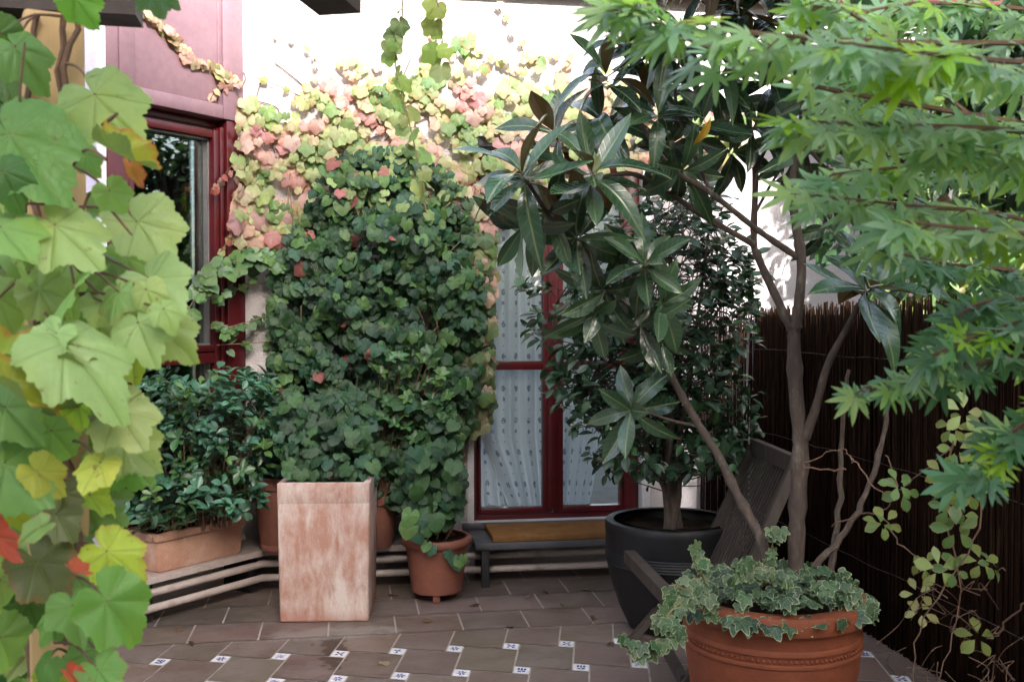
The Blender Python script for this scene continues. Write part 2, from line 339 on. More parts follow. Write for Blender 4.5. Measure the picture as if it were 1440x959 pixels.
T_AKE = [t_ellip(.30, 5, f, c, .01, .6, .2) for f, c in ((.1, .1), (.2, .25))]
T_TREE = [t_ellip(.27, 3, f, c, .0, .48) for f, c in ((.2, .2), (.3, .4))]

def leaves(name, mat, parent, T, P, D, N, Sz, C, loc=(0, 0, 0)):
    """one mesh of many leaves: P base points, D tip directions, N upper-face normals, Sz sizes, C rgba"""
    P = np.asarray(P, float); D = np.asarray(D, float); N = np.asarray(N, float); Sz = np.asarray(Sz, float); C = np.asarray(C, float)
    D = D/np.linalg.norm(D, axis=1, keepdims=True); X = np.cross(D, N); ln = np.linalg.norm(X, axis=1, keepdims=True); ln[ln < 1e-6] = 1; X = X/ln; N = np.cross(X, D)
    pick = rng.integers(0, len(T), len(P)); V = []; LV = []; LT = []; U = []; E = []; CC = []; base = 0; o0 = origin(parent, loc)
    for ti, (tv, tf, tu, te) in enumerate(T):
        idx = np.where(pick == ti)[0]; n = len(idx)
        if not n: continue
        wx = rng.uniform(.88, 1.12, n)
        v = P[idx, None]+Sz[idx, None, None]*(tv[None, :, 0, None]*(X[idx]*wx[:, None])[:, None]+tv[None, :, 1, None]*D[idx][:, None]+tv[None, :, 2, None]*N[idx][:, None])
        V.append(v.reshape(-1, 3)); nv = len(tv)
        fl = np.array([i for f in tf for i in f]); ft = np.array([len(f) for f in tf])
        LV.append((fl[None]+(base+np.arange(n)*nv)[:, None]).ravel()); LT.append(np.tile(ft, n)); U.append(np.tile(tu[fl], (n, 1))); E.append(np.tile(te, n)); CC.append(np.repeat(C[idx], nv, 0)); base += n*nv
    V = np.concatenate(V)-o0; LV = np.concatenate(LV); LT = np.concatenate(LT); U = np.concatenate(U); E = np.concatenate(E); CC = np.concatenate(CC)
    me = bpy.data.meshes.new(name); me.vertices.add(len(V)); me.vertices.foreach_set('co', V.ravel().astype(np.float32))
    me.loops.add(len(LV)); me.loops.foreach_set('vertex_index', LV.astype(np.int32)); me.polygons.add(len(LT))
    st = np.concatenate([[0], np.cumsum(LT)[:-1]]); me.polygons.foreach_set('loop_start', st.astype(np.int32))
    try: me.polygons.foreach_set('loop_total', LT.astype(np.int32))
    except Exception: pass
    me.update(calc_edges=True); me.polygons.foreach_set('use_smooth', np.ones(len(LT), bool))
    me.uv_layers.new(name='UVMap').data.foreach_set('uv', U.ravel().astype(np.float32))
    me.attributes.new('col', 'FLOAT_COLOR', 'POINT').data.foreach_set('color', CC.ravel().astype(np.float32))
    me.attributes.new('edge', 'FLOAT', 'POINT').data.foreach_set('value', E.astype(np.float32))
    me.materials.append(mat); me.update()
    return link(name, me, parent, loc)

def inpoly(x, y, poly):
    n = len(poly); c = False; j = n-1
    for i in range(n):
        xi, yi = poly[i]; xj, yj = poly[j]
        if ((yi > y) != (yj > y)) and (x < (xj-xi)*(y-yi)/(yj-yi)+xi): c = not c
        j = i
    return c
def sample(poly, n, gap=0.0):
    xs = [p[0] for p in poly]; ys = [p[1] for p in poly]; out = []; tries = 0
    while len(out) < n and tries < n*60:
        tries += 1; x = random.uniform(min(xs), max(xs)); y = random.uniform(min(ys), max(ys))
        if not inpoly(x, y, poly): continue
        if gap and any((x-a)**2+(y-b)**2 < gap*gap for a, b in out[-400:]): continue
        out.append((x, y))
    return out
def jit(c, v=.15, a=0.0): k = 1+random.uniform(-v, v); return tuple(max(0, q*k*(1+random.uniform(-.08, .08))) for q in c[:3])+(a,)
def rnd3(s): return rng.normal(0, s, 3)
def vnoise(x, y, s=0):   # cheap smooth noise -1..1
    return (math.sin(x*1.3+s)*math.cos(y*1.7-s*2)+math.sin(x*2.9-y*2.3+s*3)*.6+math.sin(x*.7+y*3.7+s)*.5)/2.1

# ================================================================== SETTING
mb = MB(); mb.add([(-150, -150, -.12), (150, -150, -.12), (150, 150, -.12), (-150, 150, -.12)], [(0, 1, 2, 3)])
tag(mb.build('ground', M['earth'], smooth=False), kind='structure')

# terrace floor: grout bed, hopscotch field of large tiles with small decorated inserts, plain border along the wall
def clip(poly, keep):   # keep: list of (nx, ny, c): nx*x+ny*y<=c
    for nx, ny, c in keep:
        out = []
        for i in range(len(poly)):
            a = poly[i]; b = poly[(i+1) % len(poly)]; da = nx*a[0]+ny*a[1]-c; db = nx*b[0]+ny*b[1]-c
            if da <= 0: out.append(a)
            if da*db < 0: t = da/(da-db); out.append((a[0]+(b[0]-a[0])*t, a[1]+(b[1]-a[1])*t))
        poly = out
        if len(poly) < 3: return []
    return poly
fl = MB(); FX0, FX1, FY0, FY1 = -2.4, 2.78, -1.2, 6.15
fl.box(FX0, FX1, FY0, FY1, -.10, 0, mi=0)
BORDER = 4.995; KY = 1.24; L, s_ = .2545, .0725; ang = -math.atan2(s_, L)-R_(1.0); e1 = np.array([math.cos(ang), math.sin(ang)]); e2 = np.array([-e1[1], e1[0]])
va = L*e1+s_*e2; vb = -s_*e1+L*e2; g = .0042; colrec = []
O = onZ(796, 905, 0)[:2]-(e1*(L+s_/2)+e2*s_/2)
def motif(k, c, sz):
    """blue marks of the small tiles: list of polygons in tile space -1..1"""
    P = []
    def petal(a, r0, r1, w):
        ca, sa = math.cos(a), math.sin(a)
        P.append([(r0*ca, r0*sa), ((r0+r1)/2*ca-w*sa, (r0+r1)/2*sa+w*ca), (r1*ca, r1*sa), ((r0+r1)/2*ca+w*sa, (r0+r1)/2*sa-w*ca)])
    if k == 0:
        for q in range(6): petal(q*math.pi/3+.3, .08, .72, .15)
    elif k == 1:
        for a in (1.2, 2.6, 4.6): petal(a, .0, .75, .16)
        petal(.3, .1, .55, .1)
    elif k == 2:
        for x, y, w, h in ((-.4, .3, .16, .3), (0, .25, .14, .38), (.4, .3, .16, .28), (-.3, -.35, .26, .12), (.3, -.3, .24, .16), (0, -.55, .5, .06)): P.append([(x-w, y-h), (x+w, y-h*.8), (x+w*.8, y+h), (x-w*.9, y+h*.9)])
    elif k == 3:
        for q in range(4): petal(q*math.pi/2+.78, .12, .85, .2)
        P.append([(-.12, -.12), (.12, -.12), (.12, .12), (-.12, .12)])
    else:
        for x, y, w, h in ((-.35, .4, .3, .09), (.2, .2, .4, .08), (-.1, -.05, .45, .09), (.25, -.35, .28, .1), (-.4, -.45, .2, .1)): P.append([(x-w, y-h), (x+w, y-h*.4), (x+w, y+h), (x-w, y+h*.6)])
    return [[c+sz*(x*e1+y*e2) for x, y in q] for q in P]
def stretch(P): return [(p[0], O[1]+(p[1]-O[1])*KY) for p in P]
def tile(poly, z, mi, c):
    if len(poly) < 3: return
    fl.add([(p[0], p[1], z) for p in poly], [tuple(range(len(poly)))], mi); colrec.append((len(poly), c))
random.seed(5)
keep = [(0, 1, BORDER-g), (1, 0, FX1), (-1, 0, -FX0), (0, -1, -FY0)]
nb0 = len(fl.v)
tilec = lambda: jit((.120, .087, .072), .18, 1)
for i in range(-30, 31):
    for j in range(-30, 31):
        o = O+i*va+j*vb
        if not (FX0-.5 < o[0] < FX1+.5 and 1.6 < o[1] < BORDER+.5): continue
        big = [o+e1*a+e2*b for a, b in ((g, g), (L-g, g), (L-g, L-g), (g, L-g))]
        tile(clip(stretch(big), keep), .004, 1, tilec())
        sm = [o+e1*(L+a)+e2*b for a, b in ((g*.6, g*.6), (s_-g*.6, g*.6), (s_-g*.6, s_-g*.6), (g*.6, s_-g*.6))]
        sp = clip(stretch(sm), keep)
        c = o+e1*(L+s_/2)+e2*s_/2; deco = O[1]+(c[1]-O[1])*KY < BORDER-.16
        tile(sp, .0042, 2 if deco else 1, (.7, .7, .7, 1) if deco else tilec())
        if len(sp) == 4 and deco:
            for q in motif(random.choice((0, 0, 1, 2, 3, 4)), c, s_*.46): tile(stretch(q), .0050, 3, (0, 0, 0, 1))
row = 0; y = BORDER
while y < YF-.01:
    h = .30; x = FX0+(.11 if row % 2 else -.02)
    while x < FX1:
        w = .33; tile(clip([(x+g, y+g), (x+w-g, y+g), (x+w-g, min(y+h, YF)-g), (x+g, min(y+h, YF)-g)], [(1, 0, FX1), (-1, 0, -FX0)]), .004, 1, tilec()); x += w
    y += h; row += 1
fo = fl.build('terrace_floor', [M['grout'], M['floor_tile'], M['tile_white'], M['tile_blue']], smooth=False)
ca = np.ones((len(fl.v), 4), np.float32)*.2; k = nb0
for n, c in colrec: ca[k:k+n] = c; k += n
fo.data.attributes.new('col', 'FLOAT_COLOR', 'POINT').data.foreach_set('color', ca.ravel())
tag(fo, kind='structure')

# ================================================================== HOUSE
house = thing('house', 'stucco house with dark red door and angled red window, overgrown with ivy', 'house', (WC[0], WC[1], 0))
DX0, DX1, DZ0, DZ1 = .70, 1.80, .30, 2.56; EAVE = 3.53; XE = 4.6
w = MB()
w.box(WC[0], DX0, YF, YF+.3, -.1, EAVE); w.box(DX1, XE, YF, YF+.3, -.1, EAVE); w.box(DX0, DX1, YF, YF+.3, DZ1, EAVE); w.box(DX0, DX1, YF, YF+.3, -.1, DZ0)
w.box(1.05, 1.0505+.004, YF-.0005, YF+.001, 2.7, EAVE)
w.build('wall', M['stucco'], house, smooth=False)
WL = lambda a, b, z: wl(a, b, z)
TW0, TW1, TEND = 0.004, .905, 1.9
w = MB(); w.box(TW1+.12, TEND, -.3, 0, -.1, EAVE, WL); w.box(-.12, TW0, -.3, -.001, -.1, EAVE, WL); w.box(TW0, TW1+.12, -.3, -.001, -.1, .45, WL)
w.box(TW0, TW1+.12, -.3, -.03, 3.5, 5, WL)
pe = wl(TEND, 0, 0); w.box(pe[0]-.3, pe[0], 2.6, pe[1], -.1, EAVE)
w.build('angled_wall', M['stucco'], house, smooth=False)
p = MB(); p.box(TW1+.001, TW1+.067, -.2, .016, -.1, EAVE, WL, .004); p.build('pilaster', M['white_paint'], house)
p = MB(); p.box(TW1+.068, TW1+.25, -.2, .035, -.1, EAVE, WL, .004); p.build('corner_board', M['lilac_paint'], house)
# window on the angled wall
fr = MB(); RF, = (0,)
fr.box(.005, .135, -.14, .02, .45, 2.665, WL, .006)             # wide right jamb
fr.box(.150, .175, -.16, .012, .45, 2.62, WL, .004); fr.box(.182, .215, -.17, .004, .45, 2.60, WL, .004)
fr.box(.775, .905, -.14, .02, .45, 2.665, WL, .006); fr.box(.735, .768, -.17, .004, .45, 2.60, WL, .004)
fr.box(.137, .773, -.13, -.06, 2.625, 2.665, WL, .004); fr.box(.217, .733, -.17, -.003, 2.555, 2.60, WL, .004)
fr.box(.217, .733, -.17, .006, 1.285, 1.345, WL, .006); fr.box(.217, .733, -.17, .000, 1.352, 1.388, WL, .004)
fr.box(.137, .773, -.17, .015, .45, .55, WL, .006)
fr.box(.1355, .1495, -.16, -.05, .45, 2.62, WL, mi=1); fr.box(.1755, .1815, -.16, -.06, .45, 2.60, WL, mi=1); fr.box(.137, .773, -.16, -.07, 2.602, 2.624, WL, mi=1)
fr.box(.2155, .224, -.12, -.04, .56, 2.554, WL, mi=2); fr.box(.724, .7345, -.12, -.04, .56, 2.554, WL, mi=2)
fr.box(.224, .724, -.12, -.04, 2.545, 2.5545, WL, mi=2); fr.box(.224, .724, -.12, -.04, 1.3885, 1.398, WL, mi=2)
win = fr.build('window', [M['red_paint'], M['dark_rubber'], M['zinc']], house)
for z0, z1 in ((1.398, 2.545), (.55, 1.285)):
    p = MB(); p.box(.224, .724, -.086, -.080, z0, z1, WL); p.build('pane', M['glass_win'], win, smooth=False)
p = MB(); p.box(.30, .33, .0155, .03, .95, 1.28, WL, .004); 
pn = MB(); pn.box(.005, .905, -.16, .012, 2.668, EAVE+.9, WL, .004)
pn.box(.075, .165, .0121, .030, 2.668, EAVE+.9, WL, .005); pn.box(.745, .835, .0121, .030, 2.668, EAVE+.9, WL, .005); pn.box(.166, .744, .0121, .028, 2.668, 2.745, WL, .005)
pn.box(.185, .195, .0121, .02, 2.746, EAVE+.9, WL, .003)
pn.build('upper_panel', M['glare_washed_red'], house)
rb = MB(); rb.box(.12, .80, -1.5, -.31, .3, 3.0, WL); rb.build('room', M['unlit_room'], house, smooth=False)  # solid dark box, painted shade in place of the unlit room
# french door
f = MB(); y0, y1 = YF+.06, YF+.13
JW = .028
f.box(DX0+.042, DX0+.042+JW, y0, y1, DZ0, DZ1, bev=.004); f.box(DX1-.11, DX1-.012, y0, y1, DZ0, DZ1, bev=.004); f.box(DX0+.07, DX1-.11, y0, y1, DZ1-.06, DZ1, bev=.004); f.box(DX0+.07, DX1-.11, y0, y1, DZ0, DZ0+.035, bev=.004)
def leaf_frame(xa, xb, wl_, wr):
    yy0, yy1 = y0-.012, y1-.02
    f.box(xa, xa+wl_, yy0, yy1, .338, DZ1-.062, bev=.005); f.box(xb-wr, xb, yy0, yy1, .338, DZ1-.062, bev=.005)
    f.box(xa+wl_, xb-wr, yy0+.002, yy1, .338, .372, bev=.004); f.box(xa+wl_, xb-wr, yy0+.002, yy1, DZ1-.13, DZ1-.062, bev=.004); f.box(xa+wl_, xb-wr, yy0+.004, yy1, 1.222, 1.275, bev=.004)
leaf_frame(.772, 1.237, .018, .062); leaf_frame(1.241, DX1-.112, .062, .02); f.box(1.205, 1.262, y0-.028, y0-.0125, .36, DZ1-.07, bev=.006)
door = f.build('french_door', M['red_paint'], house)
for xa, xb in ((.79, 1.175), (1.303, DX1-.132)):
    for za, zb in ((.372, 1.222), (1.275, DZ1-.13)):
        p = MB(); p.box(xa, xb, y0+.018, y0+.024, za, zb); p.build('pane', M['glass'], door, smooth=False)
p = MB(); p.box(DX0, DX0+.04, YF-.012, y1, DZ0-.02, DZ1, bev=.003); p.box(DX1-.01, DX1+.045, YF-.012, y1, DZ0-.02, DZ1, bev=.003); p.build('door_surround', M['white_paint'], house)
p = MB(); p.box(DX0-.02, DX1+.1, YF-.045, YF+.055, 2.565, 2.63, bev=.004); p.build('lintel', M['metal_dark'], house)
p = MB(); p.box(DX0-.03, DX1+.05, YF-.03, YF+.06, .262, .298, bev=.004); p.build('door_sill', M['stone'], house)
r = MB(); X0, X1, Y0, Y1 = .3, 2.5, YF+.31, 8.6
r.add([(X0, Y0, .3), (X1, Y0, .3), (X1, Y1, .3), (X0, Y1, .3), (X0, Y0, 2.9), (X1, Y0, 2.9), (X1, Y1, 2.9), (X0, Y1, 2.9)], [(0, 1, 2, 3), (4, 7, 6, 5), (0, 3, 7, 4), (1, 5, 6, 2)])
r.box(X0, X1, Y1, Y1+.1, .3, .5)  # rear opening made up to let sky light through the curtain from behind
r.build('interior_room', M['room'], house, smooth=False)
rf = MB(); rf.box(WC[0]+.06, XE+.1, YF-.07, 9.5, EAVE+.002, EAVE+.16, bev=.006); rf.build('roof', M['roof_tile'], house)
rf = MB(); rf.box(WC[0]+.08, XE+.1, YF-.115, YF-.072, EAVE-.035, EAVE+.13, bev=.006); rf.build('fascia', M['red_paint'], house)

# curtains
def curtain(name, label, xa, xb, left, right, y, npl, ph, zt=2.5, zb=.36):
    nx, nz = 70, 40; vs = []; uv = []
    for i in range(nz+1):
        z = zb+(zt-zb)*i/nz; a, b = left(z), right(z)
        for j in range(nx+1):
            q = j/nx; x = a+(b-a)*q; dens = 1.0
            yy = y+.024*math.sin(q*npl*6.283+ph+.35*math.sin(z*2.2))+.006*math.sin(q*npl*13.7+ph*2+z)
            vs.append((x, yy, z)); uv.append((xa+(xb-xa)*q*1.35, z))
    fs = [(i*(nx+1)+j, i*(nx+1)+j+1, (i+1)*(nx+1)+j+1, (i+1)*(nx+1)+j) for i in range(nz) for j in range(nx)]
    m = MB().add(vs, fs); o = m.build(name, M['curtain'], loc=(xa, y, zb), ang=180)
    ul = o.data.uv_layers.new(name='UVMap'); ul.data.foreach_set('uv', np.array([uv[v] for f_ in fs for v in f_], np.float32).ravel())
    return tag(o, label, 'curtain', 'curtains behind the door')
curtain('curtain', 'white sheer curtain with grey motifs filling the left door leaf', .8, 1.24, lambda z: .80+max(0, (.80-z))*.40, lambda z: 1.235, YF+.150, 4, 0)
curtain('curtain', 'white sheer curtain drawn aside behind right door leaf', 1.27, 1.75, lambda z: 1.262, lambda z: 1.72-max(0, 1.35-z)*.22, YF+.152, 5, 1.3)
curtain('curtain', 'grey under-curtain hanging slanted at lower left of door', .76, .95, lambda z: .755, lambda z: .86+max(0, (1.0-z))*.16, YF+.215, 2, .4)

# low ledge + two rails along both walls
OFF = .28; half = math.tan(WA/2)
def path(off, z, tend=1.7, xend=1.98):
    # miter of the two offset lines
    yy = YF-off; P0 = wl(0, off, z); k = (yy-P0[1])/WU[1]; mid = P0+np.array([WU[0], WU[1], 0])*k
    return [wl(tend, off, z), mid, np.array([xend, yy, z])]
ledge = thing('wall_ledge', 'low ledge with grey top slab running round the wall corner under the planters', 'ledge', tuple(wl(.4, .15, 0)))
a = path(.005, .245, 1.7, .62); b = path(.30, .245, 1.7, .62); lm = MB()
vs = []; 
for q in (a, b):
    for p_ in q: vs.append(p_)
lo = [v-np.array([0, 0, .032]) for v in vs]
lm.add(vs+lo, [(0, 3, 4, 1), (1, 4, 5, 2), (6, 7, 10, 9), (7, 8, 11, 10), (3, 9, 10, 4), (4, 10, 11, 5), (0, 6, 9, 3), (2, 5, 11, 8)])
lm.build('top_slab', M['rail'], ledge, ang=20)
for t_, f_ in ((.15, 0), (.85, 0), (1.5, 0)):
    m = MB(); q = wl(t_, .12, 0); m.box(t_-.03, t_+.03, .02, .24, 0, .212, WL, .004); m.build('support', M['metal_dark'], ledge)
for x in (-.2, .5):
    m = MB(); m.box(x-.03, x+.03, YF-.25, YF-.02, 0, .212, bev=.004); m.build('support', M['metal_dark'], ledge)
for z, lab in ((.160, 'upper of two pale rails running low along the wall'), (.080, 'lower of two pale rails running low along the wall')):
    pth = path(OFF-.01, z); pts = [pth[0]+(pth[1]-pth[0])*k for k in (0, .5, .94)]+[pth[1]+(pth[2]-pth[1])*k for k in (.0, .03, .5, 1)]
    m = MB(); m.tube(pts, .021, 12, sy=1.0); tag(m.build('wall_rail', M['rail'], loc=tuple(pth[1]), ang=60), lab, 'rail', 'pale rails along the wall base')

# doorstep bench and mat
ds = thing('doorstep', 'dark stone step slab on short legs in front of the red door', 'step', (1.25, 5.9, 0))
m = MB(); m.box(.70, 1.95, 5.74, YF-.035, .222, .262, bev=.005); m.build('slab', M['stone'], ds)
for x in (.76, 1.89):
    for y in (5.78, 6.06):
        m = MB(); m.box(x-.022, x+.022, y-.022, y+.022, .0045, .222, bev=.003); m.build('leg', M['metal_dark'], ds)
m = MB(); m.box(.80, 1.66, 5.75, 6.10, .2625, .300, bev=.008); tag(m.build('doormat', M['coir'], loc=(1.2, 5.9, .262)), 'brown coir doormat lying on the stone step', 'doormat')

# ================================================================== POTS
def inner_lathe(prof, th):   # close a vessel: outer profile + inner wall
    inn = [(max(r-th, .01), z) for r, z in reversed(prof)]; inn = [q for q in inn if q[1] > prof[0][1]+th]
    return prof+inn+[(inn[-1][0], prof[0][1]+th)]
def soil(parent, c, r, z, name='soil', seg=40):
    m = MB(); vs = [(c[0], c[1], z+.012)]; 
    for q in (.35, .7, 1):
        for k in range(seg): a = 6.283*k/seg; vs.append((c[0]+r*q*math.cos(a), c[1]+r*q*math.sin(a), z+random.uniform(-.01, .012)))
    fs = [(0, 1+k, 1+(k+1) % seg) for k in range(seg)]
    for j in range(2):
        for k in range(seg): k2 = (k+1) % seg; fs.append((1+j*seg+k, 1+(j+1)*seg+k, 1+(j+1)*seg+k2, 1+j*seg+k2))
    m.add(vs, fs); return m.build(name, M['soil'], parent)
# tall square planter
TPX0, TPX1, TPY = -.338, .118, 5.225
tp = thing('square_planter', 'tall square terracotta planter with white lime bloom standing on the tiles', 'planter', (-.11, TPY+.2, 0))
def frust(x, y, z):
    k = .5-(z/.71); cx, cy = -.11, TPY+.215; s = 1+.035*(z/.71-.5)*1.2; dx, dy = (x-cx)*s, (y-cy)*s; ca_, sa_ = math.cos(R_(-6.5)), math.sin(R_(-6.5)); return np.array([cx+dx*ca_-dy*sa_, cy+dx*sa_+dy*ca_, z])
bm_ = MB()
bm_.box(TPX0, TPX1, TPY, TPY+.43, .005, .62, frust, .012, seg=3)
t_ = .035
bm_.box(TPX0-.0, TPX1+.0, TPY, TPY+t_, .60, .712, frust, .008); bm_.box(TPX0, TPX1, TPY+.43-t_, TPY+.43, .601, .711, frust, .008)
bm_.box(TPX0+.0005, TPX0+t_, TPY+.006, TPY+.424, .602, .7105, frust, .006); bm_.box(TPX1-t_, TPX1-.0005, TPY+.006, TPY+.424, .602, .7105, frust, .006)
bm_.build('body', M['planter'], tp)
m = MB(); m.box(TPX0+.03, TPX1-.03, TPY+.03, TPY+.4, .55, .665, frust); m.build('soil', M['soil'], tp, smooth=False)
# round terracotta pot on feet
rc = (.468, 5.60, 0); rp = thing('round_pot', 'small round terracotta pot with rolled rim, raised on clay feet', 'pot', rc)
prof = [(.120, .045), (.138, .05), (.152, .15), (.164, .25), (.170, .300), (.186, .303), (.194, .315), (.194, .335), (.186, .346), (.174, .346)]
MB().lathe(inner_lathe(prof, .02), rc).build('body', M['terra_pot'], rp)
soil(rp, rc, .158, .315)
for k in range(3):
    a = 4.6+k*2.094; m = MB(); m.box(rc[0]+.1*math.cos(a)-.02, rc[0]+.1*math.cos(a)+.02, rc[1]+.1*math.sin(a)-.02, rc[1]+.1*math.sin(a)+.02, .0045, .05, bev=.006); m.build('foot', M['terra_pot'], rp)
# two back pots on the ledge
def backpot(c, r, h, label):
    t = thing('round_pot', label, 'pot', c); pr = [(r*.66, 0), (r*.72, .01), (r*.86, h*.5), (r*.97, h*.84), (r*1.06, h*.85), (r*1.08, h*.99), (r, h)]
    MB().lathe(inner_lathe(pr, .018), c).build('body', M['terra_back'], t); soil(t, c, r*.9, c[2]+h*.9); return t
b1 = at(398, 780, 5.72); backpot((b1[0]-.01, b1[1]+.02, .246), .155, .42, 'terracotta pot half hidden behind left edge of the tall planter')
b2 = at(533, 775, 5.78); backpot((b2[0]-.02, b2[1]+.05, .246), .135, .30, 'terracotta pot between the tall planter and the small footed pot')
# trough
tr = thing('planter_trough', 'long weathered terracotta trough standing on the low ledge', 'planter', tuple(wl(.53, .17, .246)))
def trf(t, o, z): k = (z-.246)/.2; return wl(.53+(t-.53)*(1+.06*(k-.5)), .165+(o-.165)*(1+.10*(k-.5)), z)
m = MB(); m.box(.255, .805, .065, .265, .246, .405, trf, .008); 
m.box(.243, .817, .236, .277, .4052, .447, trf, .008); m.box(.243, .817, .053, .092, .4052, .447, trf, .008); m.box(.243, .28, .092, .236, .406, .4465, trf, .006); m.box(.78, .817, .092, .236, .406, .4465, trf, .006)
m.build('body', M['terra_old'], tr); m = MB(); m.box(.28, .78, .09, .238, .4055, .435, trf); m.build('soil', M['soil'], tr, smooth=False)
# black pot
bc = at(945, 730, 5.12); bc = (bc[0], bc[1], 0); bp = thing('black_pot', 'large matt black round pot with ribbed band, holding the camellia', 'pot', (bc[0], bc[1], .0045))
pr = [(.19, .0045), (.215, .012), (.262, .11), (.305, .24), (.325, .33)]
for k in range(5): pr += [(.327, .335+k*.013), (.332, .339+k*.013), (.327, .345+k*.013)]
pr += [(.330, .42), (.333, .50), (.336, .525), (.328, .538), (.300, .538)]
MB().lathe(inner_lathe(pr, .035), bc, 72).build('body', M['black_pot'], bp); soil(bp, bc, .285, .49)
# big terracotta pot in front
pc = at(1085, 833, 3.6); pc = (pc[0], pc[1], 0); gp = thing('terracotta_pot', 'large orange terracotta pot with beaded band, holding the magnolia tree', 'pot', (pc[0], pc[1], .0045))
pr = [(.225, .0045), (.245, .015), (.275, .2), (.296, .36), (.300, .405), (.306, .41), (.306, .418), (.300, .423), (.302, .445), (.308, .450), (.308, .462), (.303, .468), (.304, .50), (.312, .515), (.324, .52), (.328, .54), (.327, .565), (.320, .578), (.295, .580)]
g_ = MB(); g_.lathe(inner_lathe(pr, .03), pc, 80)
for k in range(110):   # beaded band
    a = 6.283*k/110; q = np.array([pc[0]+.303*math.cos(a), pc[1]+.303*math.sin(a), .434]); g_.tube([q-np.array([0, 0, .006]), q, q+np.array([0, 0, .006])], [.002, .006, .002], 5)
g_.build('body', M['terra_big'], gp); soil(gp, pc, .285, .53)

# ================================================================== CHAIR (folding slatted armchair facing left)
tr_far = at(1062, 628, 5.05); tr_near = at(1116, 652, 4.42)
fe_far = at(886, 783, 4.72); fe_near = at(938, 838, 4.06)
ch = thing('folding_chair', 'weathered slatted wooden folding chair standing by the reed fence', 'chair', ((fe_far[0]+tr_near[0])/2, (fe_far[1]+tr_near[1])/2, .0045))
ux = unit(tr_near-tr_far); dn_far = np.array([fe_far[0]+.38, fe_far[1]+.10, .37]); dn_near = dn_far+ux*np.linalg.norm(tr_near-tr_far)
def bar(mb, a, b, w, h, up=(0, 0, 1)):
    a = np.array(a, float); b = np.array(b, float); t = unit(b-a); s = unit(np.cross(t, np.array(up, float))); u = np.cross(s, t)
    vs = [q+s*w*i/2+u*h*j/2 for q in (a, b) for i, j in ((-1, -1), (1, -1), (1, 1), (-1, 1))]
    mb.add(vs, [(0, 1, 2, 3), (7, 6, 5, 4), (0, 4, 5, 1), (1, 5, 6, 2), (2, 6, 7, 3), (3, 7, 4, 0)])
m = MB(); bar(m, tr_far-ux*.03, tr_near+ux*.03, .035, .075); m.build('top_rail', M['wood_grey'], ch)
bn = np.cross(ux, unit(tr_far-dn_far))
for k in range(16):
    q = (k+.5)/16; a = tr_far+(tr_near-tr_far)*q; b = dn_far+(dn_near-dn_far)*q; m = MB(); bar(m, a-np.array([0, 0, .03]), b, .013, .006, bn); m.build('back_slat', M['wood_grey'], ch)
m = MB(); bar(m, dn_far, dn_near, .03, .045); m.build('lower_rail', M['wood_grey'], ch)
m = MB(); bar(m, fe_far-unit(fe_near-fe_far)*.02, fe_near+unit(fe_near-fe_far)*.02, .05, .055); m.build('front_rail', M['wood_grey'], ch)
for far, (fe, dn, tp_) in enumerate(((fe_far, dn_far, tr_far), (fe_near, dn_near, tr_near))):
    o_ = ux*(-.028 if far == 0 else .028)
    m = MB(); bar(m, tp_+o_, dn+o_, .032, .045, bn); m.build('back_post', M['wood_grey'], ch)
    f0 = np.array([fe[0]+.02, fe[1], .43])+o_; m = MB(); bar(m, f0, np.array([fe[0]+.5, fe[1]+.05, .005])+o_, .032, .045, ux); m.build('leg', M['wood_grey'], ch)
    m = MB(); bar(m, dn+o_*2.2, np.array([fe[0]+.0, fe[1]+.02, .006])+o_*2.2, .032, .045, ux); m.build('leg', M['wood_grey'], ch)
lg = onZ(933, 905, .10); lg2 = onZ(962, 958, .10); m = MB(); bar(m, lg, lg2, .03, .05); m.build('foot_rail', M['wood_grey'], ch)

# ================================================================== REED FENCE (right boundary)
FXR = 2.50
fe = thing('reed_fence', 'tall dark brown reed screen fence along the right side of terrace', 'fence', (FXR, 4, 0))
m = MB(); random.seed(3); y = .9
while y < YF-.02:
    r_ = random.uniform(.0035, .0065); z1 = 1.60+.035*(6-y)*.4+random.uniform(-.03, .018); x = FXR+random.uniform(-.016, .016); dx = random.uniform(-.012, .012); dy = random.uniform(-.02, .02)
    m.tube([(x, y, -.05), (x+dx*.3, y+dy*.5, .8), (x+dx, y+dy, z1)], [r_, r_*.95, r_*.6], 5); y += r_*random.uniform(.9, 1.5)
x = 2.16  # reed return along the wall, added to darken the pale corner
while x < FXR-.02:
    r_ = random.uniform(.0035, .0065); z1 = 1.58+random.uniform(-.06, .035); yq = YF-.06+random.uniform(-.016, .016)
    m.tube([(x, yq, 0.0), (x+random.uniform(-.01, .01), yq, .8), (x+random.uniform(-.015, .015), yq, z1)], [r_, r_*.95, r_*.6], 5); x += r_*random.uniform(.9, 1.5)
m.build('reed_panel', M['reed'], fe, ang=180)
m = MB(); m.box(FXR+.03, FXR+.034, .9, YF-.03, 0, 1.56); m.build('backing', M['wood_beam'], fe, smooth=False)
for z in (.35, .85, 1.35):
    m = MB(); m.tube([(FXR-.02+random.uniform(-.004, .004), yy, z+random.uniform(-.006, .006)) for yy in np.linspace(.9, YF-.03, 40)], .0018, 5); m.build('binding_wire', M['wire'], fe)
for yy in (1.2, 3.0, 4.8):
    m = MB(); m.box(FXR+.04, FXR+.10, yy-.03, yy+.03, -.1, 1.58, bev=.004); m.build('post', M['wood_beam'], fe)

